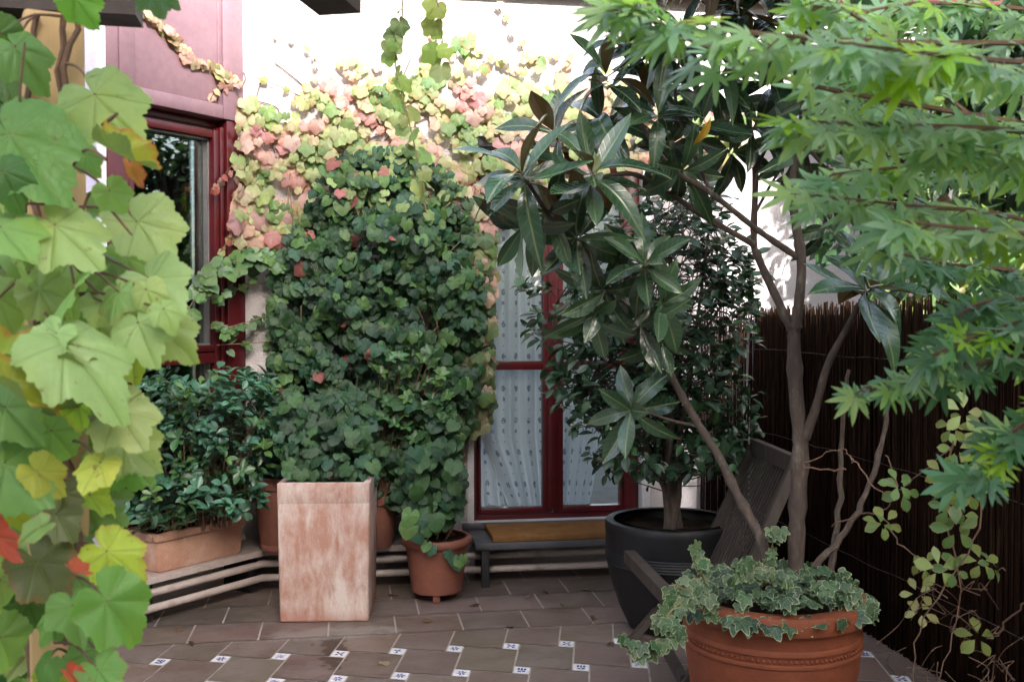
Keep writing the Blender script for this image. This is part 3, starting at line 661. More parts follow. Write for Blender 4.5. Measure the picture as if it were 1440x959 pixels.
# ================================================================== PERGOLA at the camera side
pp = at(78, 479, 1.42)
pg = thing('pergola', 'wooden pergola with yellowish post and dark beams overgrown by creeper', 'pergola', (pp[0], pp[1], 0))
m = MB(); m.box(pp[0]-.038, pp[0]+.038, pp[1]-.038, pp[1]+.038, .0045, 1.96, lambda x, y, z: np.array([pp[0]+(x-pp[0])*math.cos(YAW-.5)+(y-pp[1])*math.sin(YAW-.5), pp[1]-(x-pp[0])*math.sin(YAW-.5)+(y-pp[1])*math.cos(YAW-.5), z]), .006); m.build('post', M['wood_post'], pg)
def beam(a, b, w, h): m = MB(); bar(m, a, b, w, h); m.build('beam', M['wood_beam'], pg)
q = at(192, 0, 1.5); q2 = at(192, 25, 1.5); zb = q2[2]
beam((-1.9, q[1]-.05, zb+.06), (q[0], q[1]+.02, zb+.06), .07, .12)
q = at(478, 6, 1.75); beam((q[0]-.95, q[1]-2.6, q[2]+.032), (q[0], q[1], q[2]+.032), .075, .10)
beam((q[0]+.5, -1.15, q[2]+.05), (q[0]+.65, .3, q[2]+.05), .075, .10); beam((q[0]+1.3, -1.15, q[2]+.05), (q[0]+1.45, .3, q[2]+.05), .075, .10)
m = MB(); p2 = np.array([2.35, .25, 0]); m.box(p2[0]-.04, p2[0]+.04, p2[1]-.04, p2[1]+.04, .0045, 1.96, bev=.005); m.build('post', M['wood_post'], pg)
beam((-1.9, -.2, q[2]+.16), (2.45, -.2, q[2]+.16), .08, .1)
for k in range(12):   # unseen roof boards behind the camera, added to shade the right side
    m = MB(); x0 = .55+k*.16; m.box(x0, x0+.15, -2.6, .55, q[2]+.22, q[2]+.245, bev=.003); m.build('shade_board', M['wood_beam'], pg)
sc = MB(); px_ = pp[0]-.12
for k in range(9):
    x0 = px_-.10*k; sc.box(x0-.098, x0-.004, pp[1]+.05-.02*k, pp[1]+.07-.02*k, .02, 1.9, bev=.003)
tag(sc.build('board_screen', M['wood_screen'], loc=(px_-.4, pp[1], 0)), 'brown vertical board screen beside the yellowish pergola post', 'screen')

# ================================================================== PLANTS
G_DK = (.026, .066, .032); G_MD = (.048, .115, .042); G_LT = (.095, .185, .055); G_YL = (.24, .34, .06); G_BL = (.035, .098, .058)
PINK = (.46, .27, .26); SALM = (.50, .32, .26); RED = (.38, .12, .11); CREAM = (.47, .44, .28); LIME = (.29, .37, .15); OLIVE = (.23, .26, .12)

class Acc:
    def __init__(s): s.P = []; s.D = []; s.N = []; s.S = []; s.C = []
    def add(s, p, d, n, sz, c): s.P.append(np.array(p, float)); s.D.append(np.array(d, float)+rnd3(1e-4)); s.N.append(np.array(n, float)+rnd3(1e-4)); s.S.append(sz); s.C.append(c)
    def build(s, name, mat, parent, T, loc=(0, 0, 0)): return leaves(name, mat, parent, T, s.P, s.D, s.N, s.S, s.C, loc)

# ---- autumn ivy flat on the facade
random.seed(21)
ivy = thing('wall_ivy', 'autumn ivy in pink, cream and lime leaves spreading over the upper wall', 'ivy', tuple(onY(520, 600, YF-.03)))
A = Acc(); stem = MB()
def ivy_leaf(px, py, lift, pal, sz):
    p = onY(px, py, YF-lift)
    if px < 343: p = onW(px, py, lift)
    if p[2] > EAVE-.06: return
    nrm = unit((0, -1, 0)) if px >= 343 else np.array([WN[0], WN[1], 0])
    n = nrm+np.array([0, 0, random.uniform(.25, .8)])+rnd3(.22); d = np.array([random.uniform(-.35, .35), -.2, -1])+rnd3(.1)
    A.add(p, d, n, sz, pal)
PAL = (G_LT, (.13, .23, .07), LIME, (.33, .37, .17), (.42, .38, .22), SALM, PINK, (.42, .19, .19))
def ivy_col(px, py):   # colour turns in patches along the wall: green - lime - cream - salmon - pink
    v = 3.4+4.6*vnoise(px*.026, py*.024, 1.3)+2.0*vnoise(px*.06, py*.07, 4.4)+random.gauss(0, .55)+max(0, (345-px)/60)
    v = min(max(v, 0), len(PAL)-1.001); i = int(v); f = v-i
    return jit([PAL[i][k]*(1-f)+PAL[i+1][k]*f for k in range(3)], .10, random.choice((0, 0, .1, .3)))
band = [(338, 130), (372, 165), (398, 172), (425, 138), (446, 112), (479, 92), (525, 92), (552, 108), (592, 104), (604, 52), (655, 52), (694, 86), (750, 82), (830, 92), (900, 130), (1000, 150), (1050, 170), (1050, 232), (960, 250), (860, 250), (720, 300), (692, 350), (640, 330), (560, 260), (470, 290), (420, 330), (390, 345), (345, 345), (330, 300)]
for px, py in sample(band, 1500, 6):
    hole = vnoise(px*.03+4, py*.035, 2.2)
    if hole < -.30 and random.random() < .88: continue
    if py < 135 and random.random() < .45: continue
    ivy_leaf(px, py-12, random.uniform(.02, .09), ivy_col(px, py), random.choice((random.uniform(.03, .05), random.uniform(.042, .078)))*(1 if py > 120 else .8))
for px, py in sample([(330, 290), (430, 300), (425, 345), (335, 348)], 70, 8): ivy_leaf(px, py-10, random.uniform(.02, .08), jit(random.choice((PINK, SALM, SALM, PINK, CREAM)), .15, .1), random.uniform(.06, .10))
# right column next to the door
for px, py in sample([(600, 240), (690, 300), (692, 420), (690, 560), (684, 610), (655, 615), (640, 520), (600, 420), (585, 320)], 430, 6):
    c = random.choice((PINK, SALM, CREAM, OLIVE, G_LT, G_LT, G_MD, G_MD)) if py < 430 else random.choice((G_MD, G_LT, G_LT, OLIVE, OLIVE, SALM, G_MD)); ivy_leaf(px, py-12, random.uniform(.03, .12), jit(c, .18, .1), random.uniform(.045, .085))
# thin wandering shoots with a few leaves
def shoot(pts, n, szr, pals, onwall=True):
    c = [onW(*p, .03) if p[0] < 343 else onY(p[0], p[1], YF-.03) for p in pts]; cc = catmull(c, 6); stem.tube(cc, .0028, 5)
    for i in range(n):
        q = cc[int((i+.5)/n*(len(cc)-1))]; nm = np.array([WN[0], WN[1], 0]) if q[0] < WC[0] else np.array([0, -1, 0])
        A.add(q+nm*.012+rnd3(.008), np.array([random.uniform(-.9, .9), 0, -.9])+rnd3(.2), nm+np.array([0, 0, .4])+rnd3(.25), random.uniform(*szr), jit(random.choice(pals), .15, .3))
shoot([(192, 12), (232, 40), (262, 78), (300, 96), (336, 118)], 46, (.035, .06), (CREAM, CREAM, LIME, OLIVE, SALM))
shoot([(334, 112), (318, 122), (304, 128), (296, 140)], 9, (.03, .045), (PINK, SALM, CREAM))
shoot([(337, 225), (322, 238), (310, 256), (299, 270)], 8, (.03, .045), (PINK, RED, SALM))
shoot([(338, 290), (330, 320), (322, 338), (308, 354)], 10, (.03, .045), (LIME, SALM, RED))
shoot([(383, 50), (420, 60), (440, 80), (446, 100)], 5, (.02, .03), (CREAM, LIME)); shoot([(360, 110), (400, 125), (450, 150)], 3, (.03, .04), (CREAM, LIME))
shoot([(700, 10), (712, 30), (730, 60), (740, 85)], 5, (.03, .045), (LIME, CREAM)); shoot([(600, 5), (615, 40), (625, 80)], 3, (.03, .05), (LIME, LIME))
for k in range(26):
    x0 = random.uniform(360, 680); y0 = random.uniform(180, 330); pts = [(x0, y0)]
    for j in range(4): x0 += random.uniform(-45, 45); y0 -= random.uniform(10, 40); pts.append((x0, y0))
    stem.tube(catmull([onY(px, py, YF-.012) for px, py in pts], 4), .0035, 5)
for x, y in ((450, 700), (520, 700), (600, 690)):
    stem.tube(catmull([onY(x, y, YF-.08), onY(x-15, y-150, YF-.03), onY(x+20, y-300, YF-.02), onY(x-10, y-430, YF-.015)], 6), taper(19, .014, .006), 7)
A.build('foliage', M['leaf_ivy'], ivy, T_IVY); stem.build('stems', M['stem'], ivy)

# ---- green climber mounded in front of the wall
random.seed(22)
cl = thing('climbing_plant', 'dense green climber with heart shaped leaves mounded against the wall behind the tall planter', 'climber', (-.05, YF-.15, .24))
A = Acc(); stem = MB()
poly = [(452, 238), (500, 222), (560, 212), (620, 236), (660, 285), (676, 350), (680, 470), (672, 560), (650, 640), (625, 700), (560, 712), (480, 690), (415, 690), (382, 640), (378, 560), (384, 480), (378, 420), (400, 350), (432, 296)]
def mound(px, py):   # how far the mound stands off the wall
    u = (px-530)/150; v = (py-500)/270; k = max(0, 1-u*u*.8-v*v*.55); return .06+.40*k**.7*(.7+.4*vnoise(px*.024, py*.022, 3))
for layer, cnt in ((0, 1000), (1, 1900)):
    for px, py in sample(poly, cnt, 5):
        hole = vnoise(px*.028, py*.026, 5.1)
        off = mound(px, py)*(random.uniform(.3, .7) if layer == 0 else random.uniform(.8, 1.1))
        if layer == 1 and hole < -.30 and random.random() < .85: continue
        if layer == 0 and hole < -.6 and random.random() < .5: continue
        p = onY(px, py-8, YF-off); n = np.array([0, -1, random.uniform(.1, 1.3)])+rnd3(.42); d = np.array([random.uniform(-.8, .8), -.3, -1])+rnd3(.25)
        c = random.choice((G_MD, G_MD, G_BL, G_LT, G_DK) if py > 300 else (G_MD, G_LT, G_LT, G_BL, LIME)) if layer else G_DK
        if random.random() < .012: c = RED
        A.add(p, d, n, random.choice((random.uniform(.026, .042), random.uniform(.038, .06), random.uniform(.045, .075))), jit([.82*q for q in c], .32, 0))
    # skirt hanging over the planter rim and beside it
for px, py in sample([(392, 560), (520, 560), (640, 560), (655, 720), (600, 740), (545, 720), (520, 682), (400, 680), (385, 620)], 420, 4):
    Y = (TPY+.10+max(0, 670-py)*.0022 if px < 525 else YF-.45); p = onY(px, py-8, Y+random.uniform(-.05, .16)); 
    A.add(p, np.array([random.uniform(-.8, .8), -.5, -.8])+rnd3(.2), np.array([0, -.8, .8])+rnd3(.35), random.uniform(.03, .066), jit([.78*v for v in random.choice((G_MD, G_BL, G_MD, G_DK))], .32))
for k in range(40):
    px = random.uniform(400, 660); py = random.uniform(260, 680); stem.tube(catmull([onY(px, py+60, YF-.05), onY(px+random.uniform(-20, 20), py+20, YF-.6*mound(px, py)), onY(px+random.uniform(-30, 30), py-20, YF-.95*mound(px, py))], 4), .0035, 5)
# side shoots reaching out over the window
def side(pts, n, szr, off):
    cc = catmull([onW(*p, off) if p[0] < 343 else onY(p[0], p[1], YF-off) for p in pts], 6); stem.tube(cc, .0028, 5)
    for i in range(n):
        q = cc[min(int(i/n*(len(cc)-1)), len(cc)-1)]; A.add(q+rnd3(.02), np.array([random.uniform(-1, 1), -.3, -.6])+rnd3(.2), np.array([.3, -.8, .8])+rnd3(.3), random.uniform(*szr), jit(random.choice((G_LT, G_MD, G_LT, (.16, .24, .13))), .2))
side([(400, 372), (360, 368), (325, 375), (293, 385), (280, 410), (262, 440), (255, 460)], 46, (.04, .075), .10)
side([(400, 368), (370, 362), (335, 366), (300, 380)], 40, (.045, .08), .13)
side([(395, 395), (350, 402), (315, 415), (300, 420)], 10, (.035, .05), .08)
side([(390, 440), (350, 452), (320, 460), (303, 455)], 14, (.035, .055), .07); side([(385, 480), (345, 483), (305, 485)], 7, (.03, .05), .06)
A.build('foliage', M['leaf_climb'], cl, T_HEART[:2]+T_IVY); stem.build('stems', M['stem_pale'], cl)

# ---- plant of the small round pot
random.seed(23)
rpp = thing('potted_climber', 'green leafy plant rising from the small footed round pot', 'plant', (rc[0], rc[1], .32)); A = Acc(); stem = MB()
for px, py in sample([(575, 640), (630, 620), (648, 690), (640, 735), (610, 755), (575, 760)], 120, 5):
    p = onY(px, py-6, rc[1]+random.uniform(-.12, .25)); A.add(p, np.array([random.uniform(-.8, .8), -.5, -.8])+rnd3(.2), np.array([0, -.8, .8])+rnd3(.35), random.uniform(.04, .08), jit(random.choice((G_MD, G_BL, G_DK, G_MD)), .25))
for px, py in ((585, 752), (575, 745), (600, 770), (607, 775), (630, 782), (638, 790), (646, 792), (652, 788), (642, 797), (590, 735), (578, 728), (600, 742), (612, 735)):
    p = onY(px, py-5, rc[1]-.20); A.add(p, np.array([random.uniform(-.5, .5), -.3, -1]), np.array([0, -1, .5])+rnd3(.2), random.uniform(.035, .055) if py > 765 else .075, jit(random.choice((G_MD, G_BL, G_LT)), .2))
for x in (-.05, .0, .05): m = MB(); m.tube(catmull([(rc[0]+x, rc[1], .32), (rc[0]+x*2+.03, rc[1]+.02, .5), (rc[0]+x*3-.02, rc[1]+.1, .75)], 5), taper(11, .006, .003), 6); m.build('stem', M['stem'], rpp)
A.build('foliage', M['leaf_climb'], rpp, T_HEART)

# ---- shrub in the trough
random.seed(24)
sh = thing('trough_shrub', 'bushy glossy dark green shrub growing in the long trough below the window', 'shrub', tuple(wl(.53, .17, .435))); A = Acc(); stem = MB()
poly = [(150, 640), (162, 590), (185, 556), (222, 528), (262, 540), (292, 520), (330, 512), (375, 530), (400, 560), (400, 660), (372, 700), (345, 722), (290, 726), (250, 732), (205, 742), (165, 720), (148, 680)]
root = wl(.53, .17, .43)
for k, (px, py) in enumerate(sample(poly, 430, 4)):
    d_ = 5.28+(px-180)/190*.33+random.uniform(-.22, .30)-(py-520)/230*.10; c = at(px, py, d_)
    ax = unit(np.array([(px-270)/170*.8-.1, -.35, .9+(600-py)/300])+rnd3(.28))
    shade = random.choice(((.05, .13, .085), (.065, .165, .11), G_MD, G_BL, (.075, .19, .125)))
    if random.random() < .10: shade = G_LT
    nl = random.randint(5, 8); x = unit(np.cross(ax, (0.3, .5, .2))); yv = np.cross(ax, x)
    for j in range(nl):
        a = j*2.4+random.random(); rad = x*math.cos(a)+yv*math.sin(a); d = unit(rad+ax*random.uniform(.1, .9)); h = random.uniform(-.05, .02)
        A.add(c+ax*h, d, ax-rad*.2+rnd3(.12), random.uniform(.05, .085), jit(shade, .2))
    if k % 4 == 0: stem.tube(catmull([root+np.array([(c[0]-root[0])*.5, (c[1]-root[1])*.5, 0]), (root+c)/2+rnd3(.03)+np.array([0, 0, .03]), c], 3), taper(7, .005, .002), 5)
A.build('foliage', M['leaf_shrub'], sh, T_SHR); stem.build('stems', M['stem'], sh)
# a lighter glossy shrub poking through the climber, rooted in the back pot
sh2 = thing('glossy_shrub', 'bright green glossy shoots poking out of the climber above the tall planter', 'shrub', (b2[0]-.02, b2[1]+.05, .52)); A = Acc(); stem = MB()
for px, py in sample([(520, 500), (600, 480), (640, 560), (640, 620), (590, 640), (540, 600)], 42, 12):
    c = onY(px, py, YF-.44+random.uniform(-.05, .08)); ax = unit(np.array([random.uniform(-.4, .4), -.6, .8])); x = unit(np.cross(ax, (1, .2, .1))); yv = np.cross(ax, x); col = random.choice((G_LT, (.07, .17, .06), G_MD))
    for j in range(6):
        a = j*2.4; rad = x*math.cos(a)+yv*math.sin(a); A.add(c, unit(rad+ax*.7), ax-rad*.3, random.uniform(.05, .075), jit(col, .2))
    stem.tube([np.array([b2[0], b2[1]+.03, .5]), (c+np.array([b2[0], b2[1]+.1, .5]))/2, c], .003, 5)
A.build('foliage', M['leaf_shrub'], sh2, T_SHR); stem.build('stems', M['stem'], sh2)

# ---- hanging vine strand of bright leaves
random.seed(25)
hv = thing('hanging_vine', 'thin strand of bright yellow green leaves hanging down before the wall', 'vine', tuple(at(562, -40, 4.3))); A = Acc(); stem = MB()
cc = catmull([at(562, -60, 4.2), at(566, 20, 4.25), at(556, 90, 4.3), at(570, 150, 4.32), at(585, 215, 4.34), at(600, 300, 4.36)], 8); stem.tube(cc, .003, 6)
cc2 = catmull([at(590, -60, 4.2), at(614, 0, 4.2), at(622, 60, 4.25), at(618, 95, 4.28)], 8); stem.tube(cc2, .003, 6)
for c_, n in ((cc, 26), (cc2, 9)):
    for i in range(n):
        q = c_[int(i/n*len(c_))]; A.add(q+rnd3(.02), np.array([random.uniform(-1, 1), -.2, -.8]), np.array([0, -1, .5])+rnd3(.6), random.uniform(.035, .075), jit(random.choice((LIME, G_YL, (.2, .34, .08), G_LT)), .2))
A.build('foliage', M['leaf_ivy'], hv, T_IVY); stem.build('stems', M['stem_green'], hv)

# ---- camellia in the black pot
random.seed(26)
cam_t = thing('camellia_tree', 'dark glossy small leaved camellia standing in the black pot', 'tree', (bc[0], bc[1], .49)); A = Acc(); tk = MB()
base = np.array([bc[0], bc[1], .49]); b2d = lambda px, py, dd: at(px, py, 5.2+dd)
limbs = []
for tgt in ((900, 560), (840, 470), (960, 480), (1020, 420), (880, 380), (940, 330), (1000, 300), (820, 560), (1010, 560), (780, 430)):
    dd = random.uniform(-.25, .35); e = b2d(tgt[0], tgt[1], dd); st = base+np.array([random.uniform(-.05, .05), random.uniform(-.04, .04), 0])
    limbs.append(branch(tk, [st, st*.6+e*.1+.3*np.array([base[0], base[1], .95])+rnd3(.02), (st+e)/2+np.array([0, 0, .08])+rnd3(.05), e], .021, .005, 7, 5))
poly = [(792, 430), (800, 380), (835, 330), (880, 290), (930, 250), (985, 235), (1015, 270), (1030, 320), (1062, 360), (1068, 420), (1050, 480), (1030, 540), (1062, 560), (1066, 640), (1030, 665), (960, 668), (900, 672), (868, 650), (830, 600), (790, 550), (775, 490)]
sprigs = [(738, 402), (748, 437), (762, 466), (748, 468), (776, 520), (800, 565), (812, 600), (845, 655), (860, 668), (765, 400), (770, 440), (830, 640), (1050, 655), (1068, 640)]
allc = [(p, 0) for p in sample(poly, 640, 6)]+[(p, 1) for p in sprigs for _ in range(2)]
for (px, py), sp in allc:
    if not sp and vnoise(px*.03, py*.03, 7.7) < -.62 and random.random() < .8: continue
    k = 1-abs((px-920)/170)**2; dd = random.uniform(-.42, .42)*max(.3, k)**.5; c = b2d(px, py, dd)
    if c[1] > YF-.06: c[1] = YF-.06-random.uniform(0, .1)
    o = unit(c-np.array([bc[0], bc[1]+.1, 1.2])+np.array([0, 0, .25])+rnd3(.25)); x = unit(np.cross(o, (.2, .1, 1))); yv = np.cross(o, x)
    for j in range(random.randint(4, 6)):
        a = j*2.4+random.random(); rad = x*math.cos(a)+yv*math.sin(a); d = unit(o*.7+rad+np.array([0, 0, -.25])); A.add(c+rnd3(.03)-o*.03, d, np.array([0, -.35, 1])+rnd3(.3), random.uniform(.06, .095), jit(random.choice((G_DK, (.022, .05, .028), (.03, .07, .035), G_MD if random.random() < .4 else G_DK)), .2))
    if random.random() < .55:
        L_ = limbs[random.randrange(len(limbs))]; q = min(L_, key=lambda v: np.linalg.norm(v-c)); tk.tube([q, (q+c)/2+rnd3(.02), c], taper(3, .004, .002), 5)
A.build('crown', M['leaf_camellia'], cam_t, T_CAM); tk.build('trunk', M['bark_dark'], cam_t)

# ---- magnolia in the big terracotta pot
random.seed(27)
mg = thing('magnolia_tree', 'magnolia with large glossy leaves in whorls and slim grey stems, in terracotta pot', 'tree', (pc[0], pc[1], .53)); A = Acc(); tk = MB()
def T3(*pts): return [at(*p) for p in pts]
main = branch(tk, T3((1119, 812, 3.62), (1121, 730, 3.62), (1126, 625, 3.62)), .030, .027, 10, 6)
branch(tk, T3((1126, 625, 3.62), (1119, 546, 3.62), (1116, 470, 3.63)), .027, .022, 10, 6)
br = []
br.append(branch(tk, T3((1116, 470, 3.63), (1100, 436, 3.64), (1067, 364, 3.68), (1060, 335, 3.7), (1062, 234, 3.72), (1050, 150, 3.75), (1045, 70, 3.75)), .018, .008, 8, 6))
br.append(branch(tk, T3((1062, 345, 3.69), (995, 307, 3.66), (938, 270, 3.6), (890, 245, 3.5), (840, 250, 3.35)), .012, .006, 8, 6))
br.append(branch(tk, T3((1116, 470, 3.63), (1122, 437, 3.6), (1127, 370, 3.58), (1117, 302, 3.58), (1113, 256, 3.6), (1128, 170, 3.6), (1135, 60, 3.6), (1130, -40, 3.6)), .020, .010, 9, 6))
br.append(branch(tk, T3((1122, 362, 3.58), (1066, 324, 3.55), (1000, 272, 3.5), (949, 240, 3.46), (910, 190, 3.42), (870, 120, 3.4)), .012, .006, 8, 6))
br.append(branch(tk, T3((1000, 272, 3.5), (975, 215, 3.5), (950, 140, 3.5), (960, 60, 3.5)), .008, .005, 7, 6))
br.append(branch(tk, T3((1126, 625, 3.62), (1145, 580, 3.58), (1163, 516, 3.52), (1186, 470, 3.46), (1218, 412, 3.4)), .018, .008, 9, 6))
br.append(branch(tk, T3((1082, 800, 3.55), (1066, 750, 3.6), (1036, 694, 3.7), (1010, 640, 3.78), (983, 598, 3.82), (955, 550, 3.82), (932, 505, 3.8), (900, 465, 3.72), (868, 430, 3.6), (835, 370, 3.45), (815, 335, 3.4)), .019, .008, 9, 6))
br.append(branch(tk, T3((983, 600, 3.82), (940, 590, 3.86), (895, 575, 3.88)), .007, .004, 6, 5)); br.append(branch(tk, T3((850, 405, 3.52), (790, 330, 3.3), (738, 250, 3.15)), .010, .006, 7, 6))
br.append(branch(tk, T3((900, 465, 3.72), (905, 420, 3.55), (906, 375, 3.4)), .008, .005, 7, 5))
br.append(branch(tk, T3((1062, 240, 3.72), (1085, 190, 3.75), (1105, 120, 3.8)), .007, .005, 6, 5)); br.append(branch(tk, T3((1062, 300, 3.7), (1090, 250, 3.7), (1125, 205, 3.7)), .006, .004, 6, 5))
branch(tk, T3((1168, 812, 3.75), (1180, 700, 3.85), (1184, 620, 3.88), (1194, 520, 3.9)), .013, .008, 7, 6, .004); branch(tk, T3((1140, 800, 3.7), (1192, 745, 3.75), (1228, 665, 3.8), (1248, 590, 3.85), (1256, 520, 3.88)), .013, .008, 7, 6, .004)
def whorl(px, py, d, n, size, ax, spread=1.0, tone=None, droop=.15):
    c = at(px, py, d); a3 = unit(Rt*ax[0]+Zv*ax[1]-Fw*ax[2]); x = unit(np.cross(a3, (.31, .2, .9))); yv = np.cross(a3, x); ph = random.random()*6
    for j in range(n):
        a = ph+j*2.4; q = (j+.5)/n; rad = x*math.cos(a)+yv*math.sin(a)
        d_ = unit(rad*(.55+.75*q)*spread+a3*(1.0-1.25*q)+np.array([0, 0, -droop*q])+rnd3(.08)); nn = a3-rad*.25+rnd3(.12)
        col = tone or random.choice(((.026, .066, .034), (.034, .082, .043), (.022, .056, .030), (.05, .105, .055)))
        A.add(c+a3*(.015-.05*q), d_, nn, size*random.uniform(.75, 1.1), jit(col, .15))
W = [(735, 246, 3.12, 13, .235, (-.25, .75, .5)), (832, 248, 3.2, 13, .22, (.05, .75, .6)), (852, 108, 3.4, 11, .22, (-.2, .9, .4)), (906, 372, 3.4, 12, .21, (-.2, .4, .7)), (812, 335, 3.35, 11, .21, (-.3, -.1, .8)), (850, 410, 3.5, 9, .21, (-.2, -.3, .7)), (1220, 406, 3.38, 13, .30, (.2, .65, .6)), (888, 577, 3.86, 9, .21, (-.35, .1, .8)), (925, 165, 3.45, 10, .2, (.1, .6, .6)), (958, 62, 3.5, 10, .2, (-.2, .8, .3)), (1010, 112, 3.65, 9, .2, (.2, .5, .6)), (1062, 180, 3.7, 10, .21, (.3, .2, .8)), (1128, 205, 3.68, 9, .2, (.3, -.1, .7)), (1052, 62, 3.75, 9, .2, (0, .7, .4)), (1132, 60, 3.6, 9, .2, (.2, .6, .4)), (1000, 10, 3.6, 9, .2, (0, .7, .4)), (890, 18, 3.5, 8, .2, (-.5, .6, .4)), (900, 455, 3.65, 8, .2, (-.1, -.3, .8)), (770, 300, 3.25, 7, .2, (-.3, -.4, .7)), (960, 240, 3.5, 8, .19, (.1, -.2, .8)), (1190, 110, 3.6, 8, .2, (.4, .5, .3)), (1190, 20, 3.6, 8, .2, (.3, .6, .3)), (1090, -30, 3.65, 9, .2, (0, .8, .2)), (985, 175, 3.55, 7, .19, (.3, .3, .7)), (1110, 130, 3.8, 8, .2, (.2, .2, .8)), (1240, 60, 3.7, 8, .2, (.4, .5, .2)), (940, -30, 3.5, 9, .2, (-.3, .8, .2)), (930, 480, 3.8, 6, .18, (.1, -.4, .7))]
W += [(780, 190, 3.4, 10, .21, (-.3, .6, .5)), (1085, 110, 3.7, 9, .2, (.1, .5, .6)), (905, 75, 3.55, 9, .2, (-.4, .6, .4)), (1040, 10, 3.7, 9, .2, (.1, .8, .2)), (930, 425, 3.6, 8, .2, (.2, -.2, .8)), (835, 445, 3.5, 6, .2, (-.1, -.6, .6)), (735, 320, 3.2, 6, .2, (-.3, -.6, .5)), (1160, 170, 3.7, 8, .2, (.3, .2, .7)), ]
for k in range(60): W.append((random.uniform(850, 1250), random.uniform(-420, -50), random.uniform(2.9, 3.9), 11, .24, (random.uniform(-.4, .4), .8, random.uniform(-.3, .4))))  # unseen whorls above the view, added to shade the right side
W += [(1165, 320, 3.9, 8, .21, (.3, .1, .7)), (1255, 340, 3.9, 8, .2, (.3, .2, .7)), (1310, 290, 4.0, 8, .2, (.3, .2, .6)), (1150, 160, 3.75, 9, .2, (.2, .1, .8)), (1200, 230, 3.8, 8, .2, (.2, .1, .8)), (1290, 380, 4.0, 8, .19, (.3, .3, .6)), (1175, 60, 3.9, 9, .2, (.3, .5, .5)), (1215, 150, 4.0, 9, .2, (.3, .2, .7)), (1170, 235, 3.9, 8, .2, (.3, -.1, .7)), (1270, 120, 4.1, 9, .2, (.4, .3, .5)), (1255, 220, 4.0, 8, .2, (.3, 0, .7)), (1225, 290, 3.95, 8, .2, (.3, -.2, .7)), (1300, 200, 4.1, 8, .2, (.4, .2, .5)), (870, 55, 3.6, 9, .21, (-.3, .6, .4)), (915, 115, 3.7, 9, .2, (-.1, .4, .7)), (980, 130, 3.8, 9, .2, (.1, .3, .7)), (940, 205, 3.65, 9, .2, (0, .1, .8)), (1030, 215, 3.85, 8, .2, (.2, -.1, .7)), (845, 170, 3.5, 9, .21, (-.3, .4, .6)), (1085, 30, 3.8, 9, .2, (.1, .7, .3)), (1010, 60, 3.8, 9, .2, (0, .5, .5))]
for x_, y_ in ((1165, 320), (1310, 290), (1290, 380), (1175, 60), (1215, 150), (1270, 120), (1255, 220)): branch(tk, T3((1128, 200, 3.6), ((1128+x_)/2, (200+y_)/2, 3.75), (x_, y_, 3.98)), .007, .004, 6, 5)
for a in W: whorl(*a)
for px, py, d in ((985, 190, 3.4),): A.add(at(1000, 165, d), Rt*-.35+np.array([0, 0, -1]), -Fw+Rt*.5, .11, (.62, .36, .03, 0))
for q in (W[0], W[1], W[6]):   # fresh pale buds
    c = at(*q[:3]); 
    for k in range(2): A.add(c, unit(Rt*random.uniform(-.5, .5)+Zv+rnd3(.1)), -Fw, .07, (.16, .18, .08, 0))
A.build('crown', M['leaf_magnolia'], mg, T_MAG); tk.build('trunk', M['bark'], mg)

# ---- variegated ivy at its foot
random.seed(28)
vi = thing('variegated_ivy', 'cream edged variegated ivy spilling over the rim of the large terracotta pot', 'ivy', (pc[0], pc[1], .56)); A = Acc(); stem = MB()
for k in range(300):
    a = random.uniform(0, 6.283); r = .35*math.sqrt(random.random()); p = np.array([pc[0]+r*math.cos(a), pc[1]+r*math.sin(a), .58+random.uniform(.0, .075)*(1.2-r/.36)+(.02 if r < .3 else -.03)])
    o = np.array([math.cos(a), math.sin(a), 0]); A.add(p, unit(o*random.uniform(.1, .8)+np.array([0, -.3, -.45])+rnd3(.35)), np.array([0, -.45, 1])+o*.3+rnd3(.3), random.uniform(.030, .055), jit(random.choice((G_DK, G_DK, (.034, .08, .032), (.02, .05, .028))), .3))
def trail(pts, n, szr=(.03, .05), pale=0.0):
    cc = catmull(pts, 7); MB().tube(cc, .0022, 5).build('stem', M['stem_green'], vi)
    for i in range(n):
        q = cc[int((i+.5)/n*(len(cc)-1))]; A.add(q+rnd3(.014), np.array([random.uniform(-.6, .6), -.5, -.8])+rnd3(.25), np.array([0, -.9, .7])+rnd3(.3), random.uniform(*szr), jit((.075, .12, .055) if random.random() < pale else (.036, .085, .034), .25))
trail(T3((985, 822, 3.4), (955, 848, 3.28), (938, 868, 3.22), (948, 890, 3.2), (925, 905, 3.18), (898, 912, 3.17), (878, 908, 3.16)), 42, (.03, .046), .5)
trail(T3((1000, 830, 3.45), (985, 800, 3.45), (972, 765, 3.46)), 14, (.028, .042), .6); trail(T3((1075, 800, 3.5), (1085, 770, 3.5), (1092, 740, 3.5)), 14, (.03, .044), .6)
trail(T3((1000, 850, 3.35), (975, 835, 3.32), (945, 820, 3.3)), 16, (.03, .048), .5); trail(T3((1100, 820, 3.4), (1060, 800, 3.38), (1030, 810, 3.34)), 22, (.03, .05), .4); trail(T3((1150, 830, 3.4), (1190, 830, 3.4), (1215, 845, 3.4)), 20, (.03, .05))
A.build('foliage', M['leaf_varieg'], vi, T_VAR)

